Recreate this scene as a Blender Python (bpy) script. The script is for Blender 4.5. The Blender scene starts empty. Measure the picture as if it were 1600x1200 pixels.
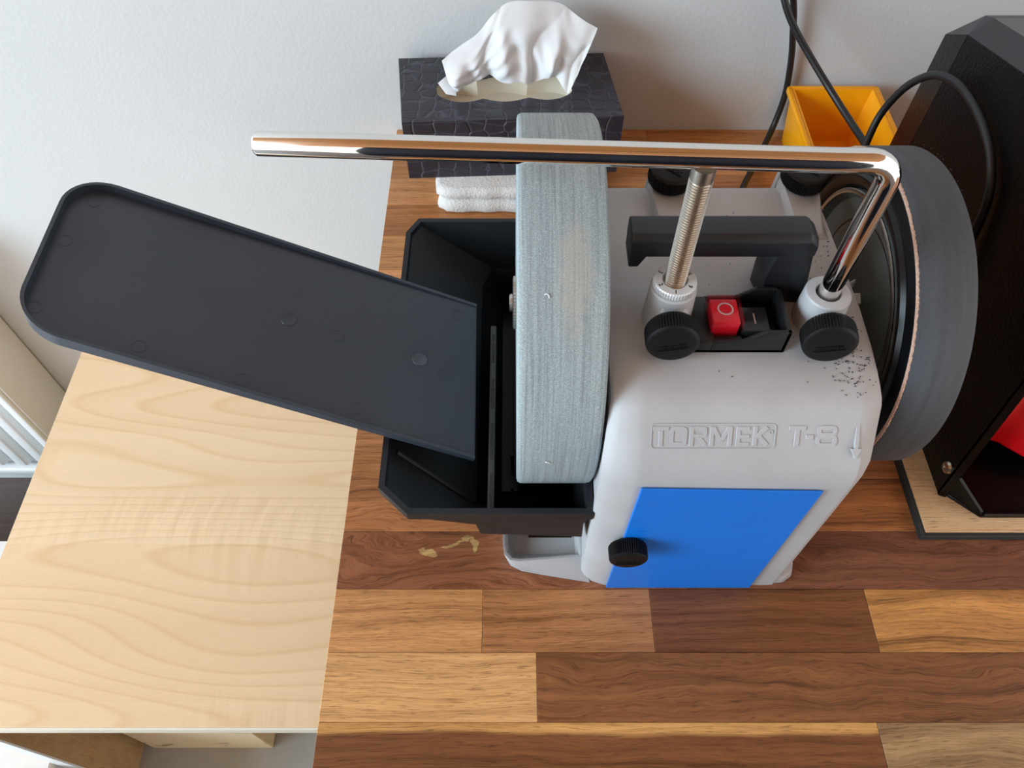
import bpy, bmesh, math, random
from mathutils import Vector, Matrix
random.seed(7)
S = 0.001                                   # the numbers below are millimetres
scn = bpy.context.scene
COL = scn.collection
PI = math.pi

# ------------------------------------------------------------------ camera, world, lights, exposure
CAM_H = 575.0
PITCH = math.radians(55.56)
cd = bpy.data.cameras.new('camera'); cam = bpy.data.objects.new('camera', cd); COL.objects.link(cam)
cam.location = (0, 0, CAM_H * S); cam.rotation_euler = (PI / 2 - PITCH, 0, 0)
cd.sensor_width = 36; cd.lens = 27.0; cd.clip_start = 0.01; cd.clip_end = 50
scn.camera = cam
scn.view_settings.view_transform = 'Standard'; scn.view_settings.look = 'None'
scn.view_settings.gamma = 1.0; scn.view_settings.use_curve_mapping = False
scn.view_settings.exposure = 0.12

world = bpy.data.worlds.new('world'); scn.world = world; world.use_nodes = True
bg = world.node_tree.nodes['Background']
bg.inputs['Color'].default_value = (1.0, 0.975, 0.95, 1); bg.inputs['Strength'].default_value = 1.8

def area(name, loc, target, sx, sy, power, color):
    l = bpy.data.lights.new(name, 'AREA'); l.shape = 'RECTANGLE'; l.size = sx; l.size_y = sy
    l.energy = power; l.color = color
    o = bpy.data.objects.new(name, l); COL.objects.link(o); o.location = loc
    o.rotation_euler = (Vector(target) - Vector(loc)).to_track_quat('-Z', 'Z').to_euler()
    return o
area('window_daylight', (-3.5, -1.3, 1.35), (0, 0.35, 0.05), 2.0, 1.5, 180, (0.63, 0.85, 1.0))

# ------------------------------------------------------------------ helpers: geometry
def V(*a): return Vector(a)

class M:
    """collects polygons in world millimetres"""
    def __init__(s): s.v = []; s.f = []
    def add(s, vs, fs, mat=None):
        b = len(s.v)
        for p in vs:
            p = Vector(p)
            if mat is not None: p = mat @ p
            s.v.append(p)
        s.f += [tuple(b + i for i in f) for f in fs]
        return s
    def bm(s, b, mat=None):
        b.verts.index_update()
        s.add([v.co.copy() for v in b.verts], [tuple(v.index for v in f.verts) for f in b.faces], mat)
        b.free(); return s
    # ---- shapes
    def box(s, x0, x1, y0, y1, z0, z1, bev=0.0, seg=2, mat=None):
        vs = [(x, y, z) for z in (z0, z1) for y in (y0, y1) for x in (x0, x1)]
        return s.solid(vs, [(0, 2, 3, 1), (4, 5, 7, 6), (0, 1, 5, 4), (2, 6, 7, 3), (0, 4, 6, 2), (1, 3, 7, 5)], bev, seg, mat)
    def solid(s, vs, fs, bev=0.0, seg=2, mat=None):
        if bev <= 0: return s.add(vs, fs, mat)
        b = bmesh.new(); bv = [b.verts.new(p) for p in vs]
        for f in fs: b.faces.new([bv[i] for i in f])
        bmesh.ops.recalc_face_normals(b, faces=b.faces)
        bmesh.ops.bevel(b, geom=list(b.edges) + list(b.verts), offset=bev, segments=seg, profile=0.5, affect='EDGES', clamp_overlap=True)
        return s.bm(b, mat)
    def loft(s, rings, cap0=True, cap1=True, bev=0.0, seg=2, mat=None):
        n = len(rings[0]); vs = [p for r in rings for p in r]; fs = []
        for k in range(len(rings) - 1):
            for i in range(n):
                j = (i + 1) % n
                fs.append((k * n + i, k * n + j, (k + 1) * n + j, (k + 1) * n + i))
        if cap0: fs.append(tuple(range(n))[::-1])
        if cap1: fs.append(tuple((len(rings) - 1) * n + i for i in range(n)))
        return s.solid(vs, fs, bev, seg, mat)
    def prism(s, poly, axis, a, b, bev=0.0, seg=2, mat=None):
        def P(u, w, t): return {'x': (t, u, w), 'y': (u, t, w), 'z': (u, w, t)}[axis]
        return s.loft([[P(u, w, a) for u, w in poly], [P(u, w, b) for u, w in poly]], True, True, bev, seg, mat)
    def lathe(s, prof, mat, n=48, closed=False, flute=None):
        """prof = [(r, h)] about local z; mat takes local to world"""
        vs = []; fs = []; m = len(prof)
        for i in range(n):
            a = 2 * PI * i / n
            for k, (r, h) in enumerate(prof):
                rr = r - (flute[1] if flute and k in flute[0] and i % 2 else 0)
                vs.append((rr * math.cos(a), rr * math.sin(a), h))
        for i in range(n):
            j = (i + 1) % n
            for k in range(m if closed else m - 1):
                k2 = (k + 1) % m
                fs.append((i * m + k, j * m + k, j * m + k2, i * m + k2))
        if not closed:
            if prof[0][0] > 1e-6: fs.append(tuple(i * m for i in range(n))[::-1])
            if prof[-1][0] > 1e-6: fs.append(tuple(i * m + m - 1 for i in range(n)))
        return s.add(vs, fs, mat)
    def tube(s, pts, r, n=16, caps=True, smooth=0):
        pts = [Vector(p) for p in pts]
        if smooth: pts = catmull(pts, smooth)
        vs = []; fs = []; m = len(pts); up = None
        for i, p in enumerate(pts):
            t = (pts[min(i + 1, m - 1)] - pts[max(i - 1, 0)]).normalized()
            if up is None: up = t.orthogonal().normalized()
            up = (up - t * up.dot(t)).normalized(); w = t.cross(up)
            rr = r[i] if isinstance(r, (list, tuple)) else r
            for k in range(n):
                a = 2 * PI * k / n; vs.append(p + (up * math.cos(a) + w * math.sin(a)) * rr)
        for i in range(m - 1):
            for k in range(n):
                l = (k + 1) % n; fs.append((i * n + k, i * n + l, (i + 1) * n + l, (i + 1) * n + k))
        if caps:
            fs.append(tuple(range(n))[::-1]); fs.append(tuple((m - 1) * n + k for k in range(n)))
        return s.add(vs, fs)
    def text(s, string, size, depth, mat, align='CENTER', bold=0.0):
        c = bpy.data.curves.new('t', 'FONT'); c.body = string; c.size = size; c.extrude = depth / 2
        c.align_x = align; c.align_y = 'CENTER'; c.resolution_u = 3; c.offset = bold
        o = bpy.data.objects.new('t', c); me = o.to_mesh()
        s.add([v.co.copy() for v in me.vertices], [tuple(p.vertices) for p in me.polygons], mat)
        o.to_mesh_clear(); bpy.data.objects.remove(o); bpy.data.curves.remove(c)
        return s

def catmull(pts, sub):
    out = []; n = len(pts)
    for i in range(n - 1):
        p0, p1, p2, p3 = pts[max(i - 1, 0)], pts[i], pts[i + 1], pts[min(i + 2, n - 1)]
        for k in range(sub):
            t = k / sub
            out.append(0.5 * ((2 * p1) + (p2 - p0) * t + (2 * p0 - 5 * p1 + 4 * p2 - p3) * t * t + (3 * p1 - p0 - 3 * p2 + p3) * t ** 3))
    out.append(pts[-1]); return out

def frame(o, z, x=None):
    """local z along z, local x near x, origin o"""
    z = Vector(z).normalized()
    x = Vector(x) if x is not None else z.orthogonal()
    x = (x - z * x.dot(z)).normalized(); y = z.cross(x)
    return Matrix(((x.x, y.x, z.x, o[0]), (x.y, y.y, z.y, o[1]), (x.z, y.z, z.z, o[2]), (0, 0, 0, 1)))

from mathutils.bvhtree import BVHTree
def hitter(m):
    t = BVHTree.FromPolygons(m.v, m.f)
    def h(px, py):
        a = (px - 800) / 1200; b = (600 - py) / 1200; c_, s_ = math.cos(PITCH), math.sin(PITCH)
        d = V(a, c_ + b * s_, -s_ + b * c_).normalized()
        p, n, i, _ = t.ray_cast(V(0, 0, CAM_H), d)
        if n.dot(d) > 0: n = -n
        return p, n
    return h
WO = {}                                     # world origin (mm) of every object made here
def tag(o, label=None, cat=None, group=None, kind=None):
    if label: o['label'] = label
    if cat: o['category'] = cat
    if group: o['group'] = group
    if kind: o['kind'] = kind
    return o
def empty(name, loc, label, cat, group=None):
    o = bpy.data.objects.new(name, None); COL.objects.link(o); o.location = Vector(loc) * S
    WO[o] = Vector(loc); o.empty_display_size = 0.02
    return tag(o, label, cat, group)
def mk(name, m, mat, parent=None, origin=None, angle=35, label=None, flat=False):
    po = WO[parent] if parent else Vector((0, 0, 0))
    o0 = Vector(origin) if origin is not None else po
    me = bpy.data.meshes.new(name)
    me.from_pydata([(p - o0) * S for p in m.v], [], m.f); me.validate()
    b = bmesh.new(); b.from_mesh(me); bmesh.ops.recalc_face_normals(b, faces=b.faces); b.to_mesh(me); b.free()
    if not flat:
        me.shade_smooth(); me.set_sharp_from_angle(angle=math.radians(angle))
    me.materials.append(mat)
    o = bpy.data.objects.new(name, me); COL.objects.link(o)
    if parent: o.parent = parent
    o.location = (o0 - po) * S; WO[o] = o0
    if label: o['label'] = label
    return o

# ------------------------------------------------------------------ helpers: materials
def lin(h):
    h = h.lstrip('#'); c = [int(h[i:i + 2], 16) / 255 for i in (0, 2, 4)]
    return tuple((x / 12.92 if x <= 0.04045 else ((x + 0.055) / 1.055) ** 2.4) for x in c) + (1,)
class N:
    def __init__(s, name):
        s.m = bpy.data.materials.new(name); s.m.use_nodes = True; s.t = s.m.node_tree
        s.b = s.t.nodes['Principled BSDF']; s.tc = s.t.nodes.new('ShaderNodeTexCoord')
    def n(s, typ, **k):
        x = s.t.nodes.new('ShaderNode' + typ)
        for a, v in k.items():
            if a.startswith('i_'):
                key = a[2:].replace('_', ' ')
                x.inputs[int(key) if key.isdigit() else key].default_value = v
            else: setattr(x, a, v)
        return x
    def l(s, a, b): s.t.links.new(a, b)
    def mapping(s, scale, src=None, loc=(0, 0, 0)):
        mp = s.n('Mapping'); mp.inputs['Scale'].default_value = scale; mp.inputs['Location'].default_value = loc
        s.l(src or s.tc.outputs['Object'], mp.inputs[0]); return mp.outputs[0]
    def noise(s, vec, scale, detail=4, rough=0.55, dist=0.0):
        x = s.n('TexNoise'); x.inputs['Scale'].default_value = scale; x.inputs['Detail'].default_value = detail
        x.inputs['Roughness'].default_value = rough; x.inputs['Distortion'].default_value = dist
        s.l(vec, x.inputs['Vector']); return x.outputs['Fac']
    def ramp(s, fac, stops):
        r = s.n('ValToRGB'); e = r.color_ramp.elements
        while len(e) < len(stops): e.new(0.5)
        for i, (p, c) in enumerate(stops):
            e[i].position = p; e[i].color = c if len(c) == 4 else tuple(c) + (1,)
        s.l(fac, r.inputs[0]); return r.outputs[0]
    def mix(s, fac, a, b, mode='MIX'):
        x = s.n('MixRGB', blend_type=mode)
        for i, v in enumerate((fac, a, b)):
            if hasattr(v, 'links') or hasattr(v, 'is_linked'): s.l(v, x.inputs[i])
            else: x.inputs[i].default_value = v
        return x.outputs[0]
    def bump(s, h, strength=0.2, dist=0.001, prev=None):
        x = s.n('Bump'); x.inputs['Strength'].default_value = strength; x.inputs['Distance'].default_value = dist
        s.l(h, x.inputs['Height'])
        if prev is not None: s.l(prev, x.inputs['Normal'])
        s.l(x.outputs[0], s.b.inputs['Normal']); return x.outputs[0]
    def set(s, **k):
        for a, v in k.items(): s.b.inputs[a.replace('_', ' ')].default_value = v
        return s

def plain(name, hexc, rough=0.5, metal=0.0, var=0.12, scale=60, bump=0.0, bscale=900, bdist=0.0002, **k):
    n = N(name); c = lin(hexc); v = n.mapping((1, 1, 1))
    f = n.noise(v, scale, 3)
    d = tuple(x * (1 - var) for x in c[:3]); u = tuple(min(1, x * (1 + var)) for x in c[:3])
    n.l(n.ramp(f, [(0.3, d), (0.7, u)]), n.b.inputs['Base Color'])
    n.set(Roughness=rough, Metallic=metal)
    if bump: n.bump(n.noise(v, bscale, 2), bump, bdist)
    n.set(**k); return n.m

FILL = []
_kx = ((-135.2 + 133.9) / 2, (203.8 + 250.9) / 2)
for _x, _y, _a, _b, _r in ((-67, 233.5, 9, 3.2, -0.35), (-47, 240, 11, 1.3, 0.35), (-30, 240.5, 2.2, 6, 0.1), (-36, 245, 5, 1.8, 0.1)):
    FILL.append(((_x - _kx[0]) * S, (_y - _kx[1]) * S, _a * S, _b * S, _r))
def wood(name, colour=None, along=22, across=420, contrast=(0.42, 1.2), warp=0.008, rough=0.42, sap=None, knots=False, curl=0.0, bump=0.25, filler=False):
    """grain runs along local x; the tone comes from the object colour when none is given"""
    n = N(name); oi = n.n('ObjectInfo')
    off = n.n('VectorMath', operation='SCALE'); cx = n.n('CombineXYZ')
    for i in range(3): n.l(oi.outputs['Random'], cx.inputs[i])
    n.l(cx.outputs[0], off.inputs[0]); off.inputs['Scale'].default_value = 37.0
    ad = n.n('VectorMath', operation='ADD'); n.l(n.tc.outputs['Object'], ad.inputs[0]); n.l(off.outputs[0], ad.inputs[1])
    P = ad.outputs[0]
    w = n.n('TexNoise'); w.inputs['Scale'].default_value = 7 if not knots else 11; w.inputs['Detail'].default_value = 3
    n.l(n.mapping((1, 2.2, 1), P), w.inputs['Vector'])
    sb = n.n('VectorMath', operation='SUBTRACT'); n.l(w.outputs['Color'], sb.inputs[0]); sb.inputs[1].default_value = (0.5, 0.5, 0.5)
    sc = n.n('VectorMath', operation='SCALE'); n.l(sb.outputs[0], sc.inputs[0]); sc.inputs['Scale'].default_value = warp * (1.5 if knots else 1) * 2
    a2 = n.n('VectorMath', operation='ADD'); n.l(P, a2.inputs[0]); n.l(sc.outputs[0], a2.inputs[1]); Q = a2.outputs[0]
    rings = n.noise(n.mapping((along * 0.18, across * 0.35, 20), Q), 1.0, 3, 0.6)
    fib = n.noise(n.mapping((along * 1.6, across * 3.2, 60), Q), 1.0, 4, 0.7)
    f = n.n('MixRGB'); f.inputs[0].default_value = 0.5; n.l(rings, f.inputs[1]); n.l(fib, f.inputs[2])
    lo, hi = contrast
    g = n.ramp(f.outputs[0], [(0.36, (lo, lo * 0.86, lo * 0.74)), (0.49, ((lo + hi) / 2 + 0.04, (lo + hi) / 2, (lo + hi) / 2 - 0.04)), (0.64, (hi, hi, hi))])
    if colour: base = n.n('RGB'); base.outputs[0].default_value = lin(colour); base = base.outputs[0]
    else: base = oi.outputs['Color']
    if sap:
        sep = n.n('SeparateXYZ'); n.l(n.tc.outputs['Object'], sep.inputs[0])
        wob = n.n('MapRange'); wob.inputs['From Min'].default_value = 0.3; wob.inputs['From Max'].default_value = 0.7
        wob.inputs['To Min'].default_value = -0.002; wob.inputs['To Max'].default_value = 0.002
        n.l(n.noise(n.mapping((9, 30, 1), P), 1.0, 2), wob.inputs[0])
        s2 = n.n('MATH' if False else 'Math', operation='ADD'); n.l(sep.outputs[1], s2.inputs[0]); n.l(wob.outputs[0], s2.inputs[1])
        mr = n.n('MapRange'); mr.inputs['From Min'].default_value = sap[0]; mr.inputs['From Max'].default_value = sap[0] + 0.003
        n.l(s2.outputs[0], mr.inputs[0])
        base = n.mix(mr.outputs[0], base, lin(sap[1]))
    if False:
        kn = n.noise(n.mapping((14, 46, 1), Q), 1.0, 2, 0.5, 1.5)
        base = n.mix(n.ramp(kn, [(0.725, (0, 0, 0)), (0.74, (1, 1, 1))]), base, lin('#b5935a'))
    if filler:
        wn = n.n('TexNoise'); wn.inputs['Scale'].default_value = 90; wn.inputs['Detail'].default_value = 3; n.l(n.tc.outputs['Object'], wn.inputs['Vector'])
        ws = n.n('VectorMath', operation='MULTIPLY_ADD'); n.l(wn.outputs['Color'], ws.inputs[0]); ws.inputs[1].default_value = (0.010, 0.010, 0); n.l(n.tc.outputs['Object'], ws.inputs[2])
        for fx, fy, sx, sy, rot in FILL:
            mp = n.n('Mapping'); mp.vector_type = 'TEXTURE'; mp.inputs['Location'].default_value = (fx + .005, fy + .005, 0); mp.inputs['Rotation'].default_value = (0, 0, rot); mp.inputs['Scale'].default_value = (sx, sy, 1)
            n.l(ws.outputs[0], mp.inputs[0]); ln = n.n('VectorMath', operation='LENGTH'); n.l(mp.outputs[0], ln.inputs[0])
            sp_ = n.ramp(ln.outputs['Value'], [(0.85, (1, 1, 1)), (1.0, (0, 0, 0))]); base = n.mix(sp_, base, lin('#c3a068'))
    col = n.mix(1.0, base, g, 'MULTIPLY')
    pore = n.noise(n.mapping((90, 1500, 30), Q), 1.0, 2, 0.5)
    pr = n.ramp(pore, [(0.32, (0.45, 0.4, 0.36)), (0.42, (1, 1, 1))])
    col = n.mix(0.75, col, pr, 'MULTIPLY')
    if curl:
        cw = n.n('TexWave', wave_type='BANDS', bands_direction='X'); cw.inputs['Scale'].default_value = 22; cw.inputs['Distortion'].default_value = 3.0
        cw.inputs['Detail'].default_value = 2; n.l(n.mapping((1, 0.25, 1), P), cw.inputs['Vector'])
        col = n.mix(curl, col, n.ramp(cw.outputs['Fac'], [(0, (0.82, 0.78, 0.72)), (1, (1.08, 1.08, 1.06))]), 'MULTIPLY')
    n.l(col, n.b.inputs['Base Color']); n.set(Roughness=rough)
    n.bump(fib, bump, 0.0004)
    return n.m

W_MAIN = wood('walnut_stave')
W_FIG = wood('figured_stave', warp=0.012, contrast=(0.36, 1.3), knots=True)
W_SAP = wood('sapwood_stave', sap=(0.0150, '#d3a05f'))
W_KNOT = wood('knotty_stave', warp=0.02, contrast=(0.42, 1.3), knots=True, filler=True)
W_STRIPE = wood('striped_stave', along=14, across=210, contrast=(0.32, 1.3), warp=0.014)
MAPLE = None

BLACK_PL = plain('black_plastic', '#151719', 0.42, var=0.10, scale=25, bump=0.08, bscale=2500)
TRAY_PL = plain('tray_plastic', '#323842', 0.36, var=0.14, scale=14, bump=0.05, bscale=1500)
TROUGH_PL = plain('trough_plastic', '#202428', 0.45, var=0.1, scale=25, bump=0.05, bscale=1500, Specular_IOR_Level=0.3)
KNOB_PL = plain('knob_plastic', '#0d0e10', 0.5, var=0.08, Specular_IOR_Level=0.3)
HANDLE_PL = plain('handle_plastic', '#1a1c20', 0.45, var=0.08, bump=0.12, bscale=2500)
CHROME = plain('chrome', '#e6e4e0', 0.06, 1.0, var=0.02)
STEEL = plain('brushed_steel', '#c8c4bb', 0.28, 1.0, var=0.06)
ALU = plain('ring_aluminium', '#d9dadb', 0.45, 0.3, var=0.03)
BLUE = plain('blue_plastic', '#0072d8', 0.5, var=0.03, bump=0.05, bscale=3000)
BLUE_REL = BLUE
GREYPLATE = plain('grey_plate', '#6f7a78', 0.45, 0.2, var=0.08, scale=20)
RIMBLACK = plain('rim_black', '#0a0c0f', 0.3, var=0.1, Specular_IOR_Level=0.3)
RED_PL = plain('red_button', '#ee1a34', 0.35, var=0.03)
DARKBTN = plain('black_button', '#30343a', 0.3, var=0.05)
INK = plain('black_ink', '#141414', 0.6, var=0.02)
WHITE_INK = plain('white_ink', '#d8cfd0', 0.6, var=0.02)
YELLOW = plain('yellow_plastic', '#f6a506', 0.38, var=0.04, Subsurface_Weight=0.0)
REDPAINT = plain('red_paint', '#d40e18', 0.32, var=0.08, bump=0.4, bscale=420, bdist=0.0006)
HAMMER = plain('hammered_black', '#0b0b0d', 0.34, var=0.15, bump=0.6, bscale=330, bdist=0.0008, Specular_IOR_Level=0.18)
HAMMER2 = plain('black_paint', '#070708', 0.3, var=0.15, bump=0.2, bscale=500, Specular_IOR_Level=0.18)
CABLE = plain('black_cable', '#17181a', 0.45, var=0.05)
WHITE_LAM = plain('white_laminate', '#e9ecec', 0.4, var=0.02)
RADWHITE = plain('radiator_enamel', '#e3e6e8', 0.35, var=0.02)
GREYFLOOR = plain('grey_board', '#a9a9a4', 0.6, var=0.05)
CREAM = plain('cream_card', '#e9dfcb', 0.8, var=0.03)
EDGEBLACK = plain('board_edge', '#2a2b2a', 0.6, var=0.1)
TANLEATHER = plain('tan_leather', '#c29c88', 0.9, var=0.3, scale=900, bump=0.8, bscale=1200, bdist=0.0006)
FLOOR_M = wood('floor_boards', '#5b4f4b', along=8, across=90, contrast=(0.7, 1.15), rough=0.5)
OAKLAM = wood('oak_laminate', '#e2c197', along=16, across=230, contrast=(0.82, 1.1), warp=0.006, rough=0.5, bump=0.1)

def mat_maple():
    n = N('maple_laminate'); P = n.tc.outputs['Object']
    w = n.n('TexNoise'); w.inputs['Scale'].default_value = 2.4; w.inputs['Detail'].default_value = 1; n.l(n.mapping((0.8, 2.0, 1), P), w.inputs['Vector'])
    sc = n.n('VectorMath', operation='SCALE'); n.l(w.outputs['Color'], sc.inputs[0]); sc.inputs['Scale'].default_value = 0.07
    ad = n.n('VectorMath', operation='ADD'); n.l(P, ad.inputs[0]); n.l(sc.outputs[0], ad.inputs[1]); Q = ad.outputs[0]
    cn = n.noise(n.mapping((0.9, 5.5, 1), Q), 1.0, 1, 0.4)
    k1 = n.n('Math', operation='MULTIPLY'); n.l(cn, k1.inputs[0]); k1.inputs[1].default_value = 26.0
    k2 = n.n('Math', operation='FRACT'); n.l(k1.outputs[0], k2.inputs[0])
    g = n.ramp(k2.outputs[0], [(0.0, lin('#dfbf97')), (0.16, lin('#e5c9a5')), (0.85, lin('#e8cda9')), (1.0, lin('#dfbf97'))])
    broad = n.noise(n.mapping((1.2, 9, 1), Q), 1.0, 2)
    g = n.mix(0.6, g, n.ramp(broad, [(0.3, (0.93, 0.90, 0.86)), (0.7, (1.05, 1.05, 1.05))]), 'MULTIPLY')
    # printed strips: one tone per board in the pattern
    sep = n.n('SeparateXYZ'); n.l(P, sep.inputs[0])
    mr = n.n('MapRange'); mr.inputs['From Min'].default_value = -0.30; mr.inputs['From Max'].default_value = 0.30; n.l(sep.outputs[1], mr.inputs[0])
    rp = n.n('ValToRGB'); rp.color_ramp.interpolation = 'CONSTANT'; e = rp.color_ramp.elements
    for p_, c_ in ((0.058, (0.985, 0.95, 0.905)), (0.358, (1.02, 1.015, 0.99)), (0.62, (1.0, 0.975, 0.94))):
        x = e.new(p_); x.color = c_ + (1,)
    e[0].color = (1.0, 0.98, 0.95, 1); e[-1].color = (1.0, 0.98, 0.95, 1); n.l(mr.outputs[0], rp.inputs[0])
    g = n.mix(1.0, g, rp.outputs[0], 'MULTIPLY')
    fl = n.noise(n.mapping((60, 900, 1), P), 1.0, 2)
    g = n.mix(0.25, g, n.ramp(fl, [(0.3, (0.88, 0.86, 0.82)), (0.6, (1.04, 1.04, 1.04))]), 'MULTIPLY')
    cw = n.noise(n.mapping((85, 9, 1), Q), 1.0, 2)
    mk_ = n.ramp(n.noise(n.mapping((2, 7, 1), P), 1.0, 1), [(0.52, (0, 0, 0)), (0.66, (1, 1, 1))])
    cc = n.ramp(cw, [(0.35, (0.93, 0.91, 0.87)), (0.6, (1.03, 1.03, 1.03))])
    g = n.mix(mk_, g, n.mix(1.0, g, cc, 'MULTIPLY'))
    n.l(g, n.b.inputs['Base Color']); n.set(Roughness=0.42); return n.m
MAPLE = mat_maple()
MAPLE_SHADE = wood('maple_shade', '#b7976d', along=5, across=90, contrast=(0.85, 1.08), warp=0.02, rough=0.5, bump=0.03)  # darker copy of the maple, shade of the cabinet panels put into the colour

def mat_wall():
    n = N('wall_paint'); v = n.mapping((1, 1, 1))
    f = n.noise(v, 3, 3)
    n.l(n.ramp(f, [(0.3, lin('#c6c8c9')), (0.7, lin('#cccecf'))]), n.b.inputs['Base Color'])
    n.set(Roughness=0.7)
    p = n.bump(n.noise(n.mapping((1, 1, 0.8)), 230, 2, 0.5), 0.28, 0.0007)
    n.bump(n.noise(v, 60, 2, 0.5), 0.12, 0.0015, p); return n.m
WALL = mat_wall()

def mat_body():
    n = N('silver_paint'); v = n.mapping((1, 1, 1))
    a = n.noise(v, 2600, 1); b = n.noise(v, 14, 3)
    c = n.mix(n.ramp(b, [(0.35, (0, 0, 0)), (0.65, (1, 1, 1))]), lin('#b0b1b3'), lin('#b9babd'))
    c = n.mix(0.5, c, n.ramp(a, [(0.3, (0.86, 0.86, 0.86)), (0.7, (1.1, 1.1, 1.1))]), 'MULTIPLY')
    n.l(c, n.b.inputs['Base Color']); n.set(Roughness=0.58, Metallic=0.1)
    n.bump(n.noise(v, 1500, 2), 0.18, 0.0003); return n.m
BODY = mat_body()

def mat_stone():
    n = N('grindstone'); tc = n.tc
    # circumferential streaks: squeeze the noise along x only, grain everywhere
    v = n.mapping((1, 1, 1))
    streak = n.noise(n.mapping((620, 11, 11)), 1.0, 3, 0.7)
    broad = n.noise(n.mapping((110, 9, 9)), 1.0, 2, 0.5)
    grain = n.noise(v, 1700, 2, 0.7)
    c = n.ramp(grain, [(0.34, lin('#838f93')), (0.5, lin('#98a4a8')), (0.66, lin('#b2bec1'))])
    c = n.mix(0.8, c, n.ramp(streak, [(0.34, (0.66, 0.67, 0.68)), (0.56, (1.06, 1.06, 1.06))]), 'MULTIPLY')
    c = n.mix(0.5, c, n.ramp(broad, [(0.35, (0.86, 0.87, 0.88)), (0.65, (1.06, 1.06, 1.05))]), 'MULTIPLY')
    # dried stain patch on the tread (shape of its own)
    geo = n.tc.outputs['Object']
    def blob(cx, cy, cz, sx, sy, sz):
        m = n.n('Mapping'); m.vector_type = 'POINT'
        m.inputs['Location'].default_value = (-cx * S / (sx * S), -cy * S / (sy * S), -cz * S / (sz * S)); m.inputs['Scale'].default_value = (1 / (sx * S), 1 / (sy * S), 1 / (sz * S))
        n.l(geo, m.inputs[0]); ln = n.n('VectorMath', operation='LENGTH'); n.l(m.outputs[0], ln.inputs[0]); return ln.outputs['Value']
    d = blob(34 - ORG[0], 281 - ORG[1], 268 - ORG[2], 11, 36, 36)
    nz = n.noise(v, 160, 3, 0.65)
    ad = n.n('Math', operation='MULTIPLY_ADD'); n.l(nz, ad.inputs[0]); ad.inputs[1].default_value = 1.6; n.l(d, ad.inputs[2])
    msk = n.ramp(ad.outputs[0], [(0.55, (1, 1, 1)), (1.0 - 0.0, (0, 0, 0))])
    mr = n.n('MapRange'); mr.inputs['From Min'].default_value = 1.9; mr.inputs['From Max'].default_value = 1.35; n.l(ad.outputs[0], mr.inputs[0])
    k = n.n('Math', operation='MULTIPLY'); n.l(mr.outputs[0], k.inputs[0]); k.inputs[1].default_value = 0.42
    c = n.mix(k.outputs[0], c, lin('#b3aa9b'))
    n.l(c, n.b.inputs['Base Color']); n.set(Roughness=0.85)
    n.bump(grain, 0.35, 0.0005); return n.m
ORG = (139.0, 310.0, 0.0)
STONE = mat_stone()

def mat_leather():
    n = N('worn_leather'); v = n.mapping((1, 1, 1))
    st = n.noise(n.mapping((170, 10, 10)), 1.0, 2, 0.5); g = n.noise(v, 500, 3, 0.6)
    c = n.ramp(st, [(0.3, lin('#3c4045')), (0.7, lin('#484d53'))])
    c = n.mix(0.5, c, n.ramp(g, [(0.28, (0.6, 0.6, 0.6)), (0.45, (1, 1, 1)), (0.8, (1.1, 1.1, 1.1))]), 'MULTIPLY')
    n.l(c, n.b.inputs['Base Color']); n.set(Roughness=0.6); n.bump(g, 0.35, 0.0006); return n.m
LEATHER = mat_leather()

def mat_croc():
    n = N('embossed_card'); v = n.mapping((1, 1, 1))
    w = n.n('TexNoise'); w.inputs['Scale'].default_value = 40; n.l(v, w.inputs['Vector'])
    mx = n.n('MixRGB'); mx.inputs[0].default_value = 0.006; n.l(v, mx.inputs[1]); n.l(w.outputs['Color'], mx.inputs[2])
    vo = n.n('TexVoronoi', feature='DISTANCE_TO_EDGE'); vo.inputs['Scale'].default_value = 58; vo.inputs['Randomness'].default_value = 0.42
    mp = n.n('Mapping'); mp.inputs['Scale'].default_value = (1.0, 1.15, 1.15); n.l(mx.outputs[0], mp.inputs[0]); n.l(mp.outputs[0], vo.inputs['Vector'])
    c = n.ramp(vo.outputs['Distance'], [(0.0, lin('#454552')), (0.03, lin('#2f2e38')), (0.3, lin('#2a2932'))])
    n.l(c, n.b.inputs['Base Color']); n.set(Roughness=0.33)
    r = n.ramp(vo.outputs['Distance'], [(0.0, (0, 0, 0)), (0.08, (1, 1, 1))])
    n.bump(r, 0.8, 0.001); return n.m
CROC = mat_croc()
def mat_paper(name, c1, scale, st):
    n = N(name); v = n.mapping((1, 1, 1)); n.l(n.ramp(n.noise(v, 30, 2), [(0.3, lin(c1)), (0.7, lin('#d9dadb'))]), n.b.inputs['Base Color'])
    n.set(Roughness=0.9); n.bump(n.noise(v, scale, 3, 0.6), st, 0.001); return n.m
TISSUE = mat_paper('tissue_paper', '#cfd0d2', 45, 0.35)
TOWEL = mat_paper('towel_paper', '#cfccc6', 420, 0.9)
def mat_clear():
    n = N('clear_cap'); t = n.n('BsdfTransparent'); g = n.n('BsdfGlossy'); g.inputs['Roughness'].default_value = 0.08
    fr = n.n('LayerWeight'); fr.inputs['Blend'].default_value = 0.25; mx = n.n('MixShader'); t.inputs[0].default_value = (0.93, 0.93, 0.93, 1)
    ml = n.n('Math', operation='MULTIPLY'); n.l(fr.outputs['Fresnel'], ml.inputs[0]); ml.inputs[1].default_value = 0.45; n.l(ml.outputs[0], mx.inputs[0]); n.l(t.outputs[0], mx.inputs[1]); n.l(g.outputs[0], mx.inputs[2])
    n.l(mx.outputs[0], n.t.nodes['Material Output'].inputs[0]); return n.m
CLEAR = mat_clear()
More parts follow.
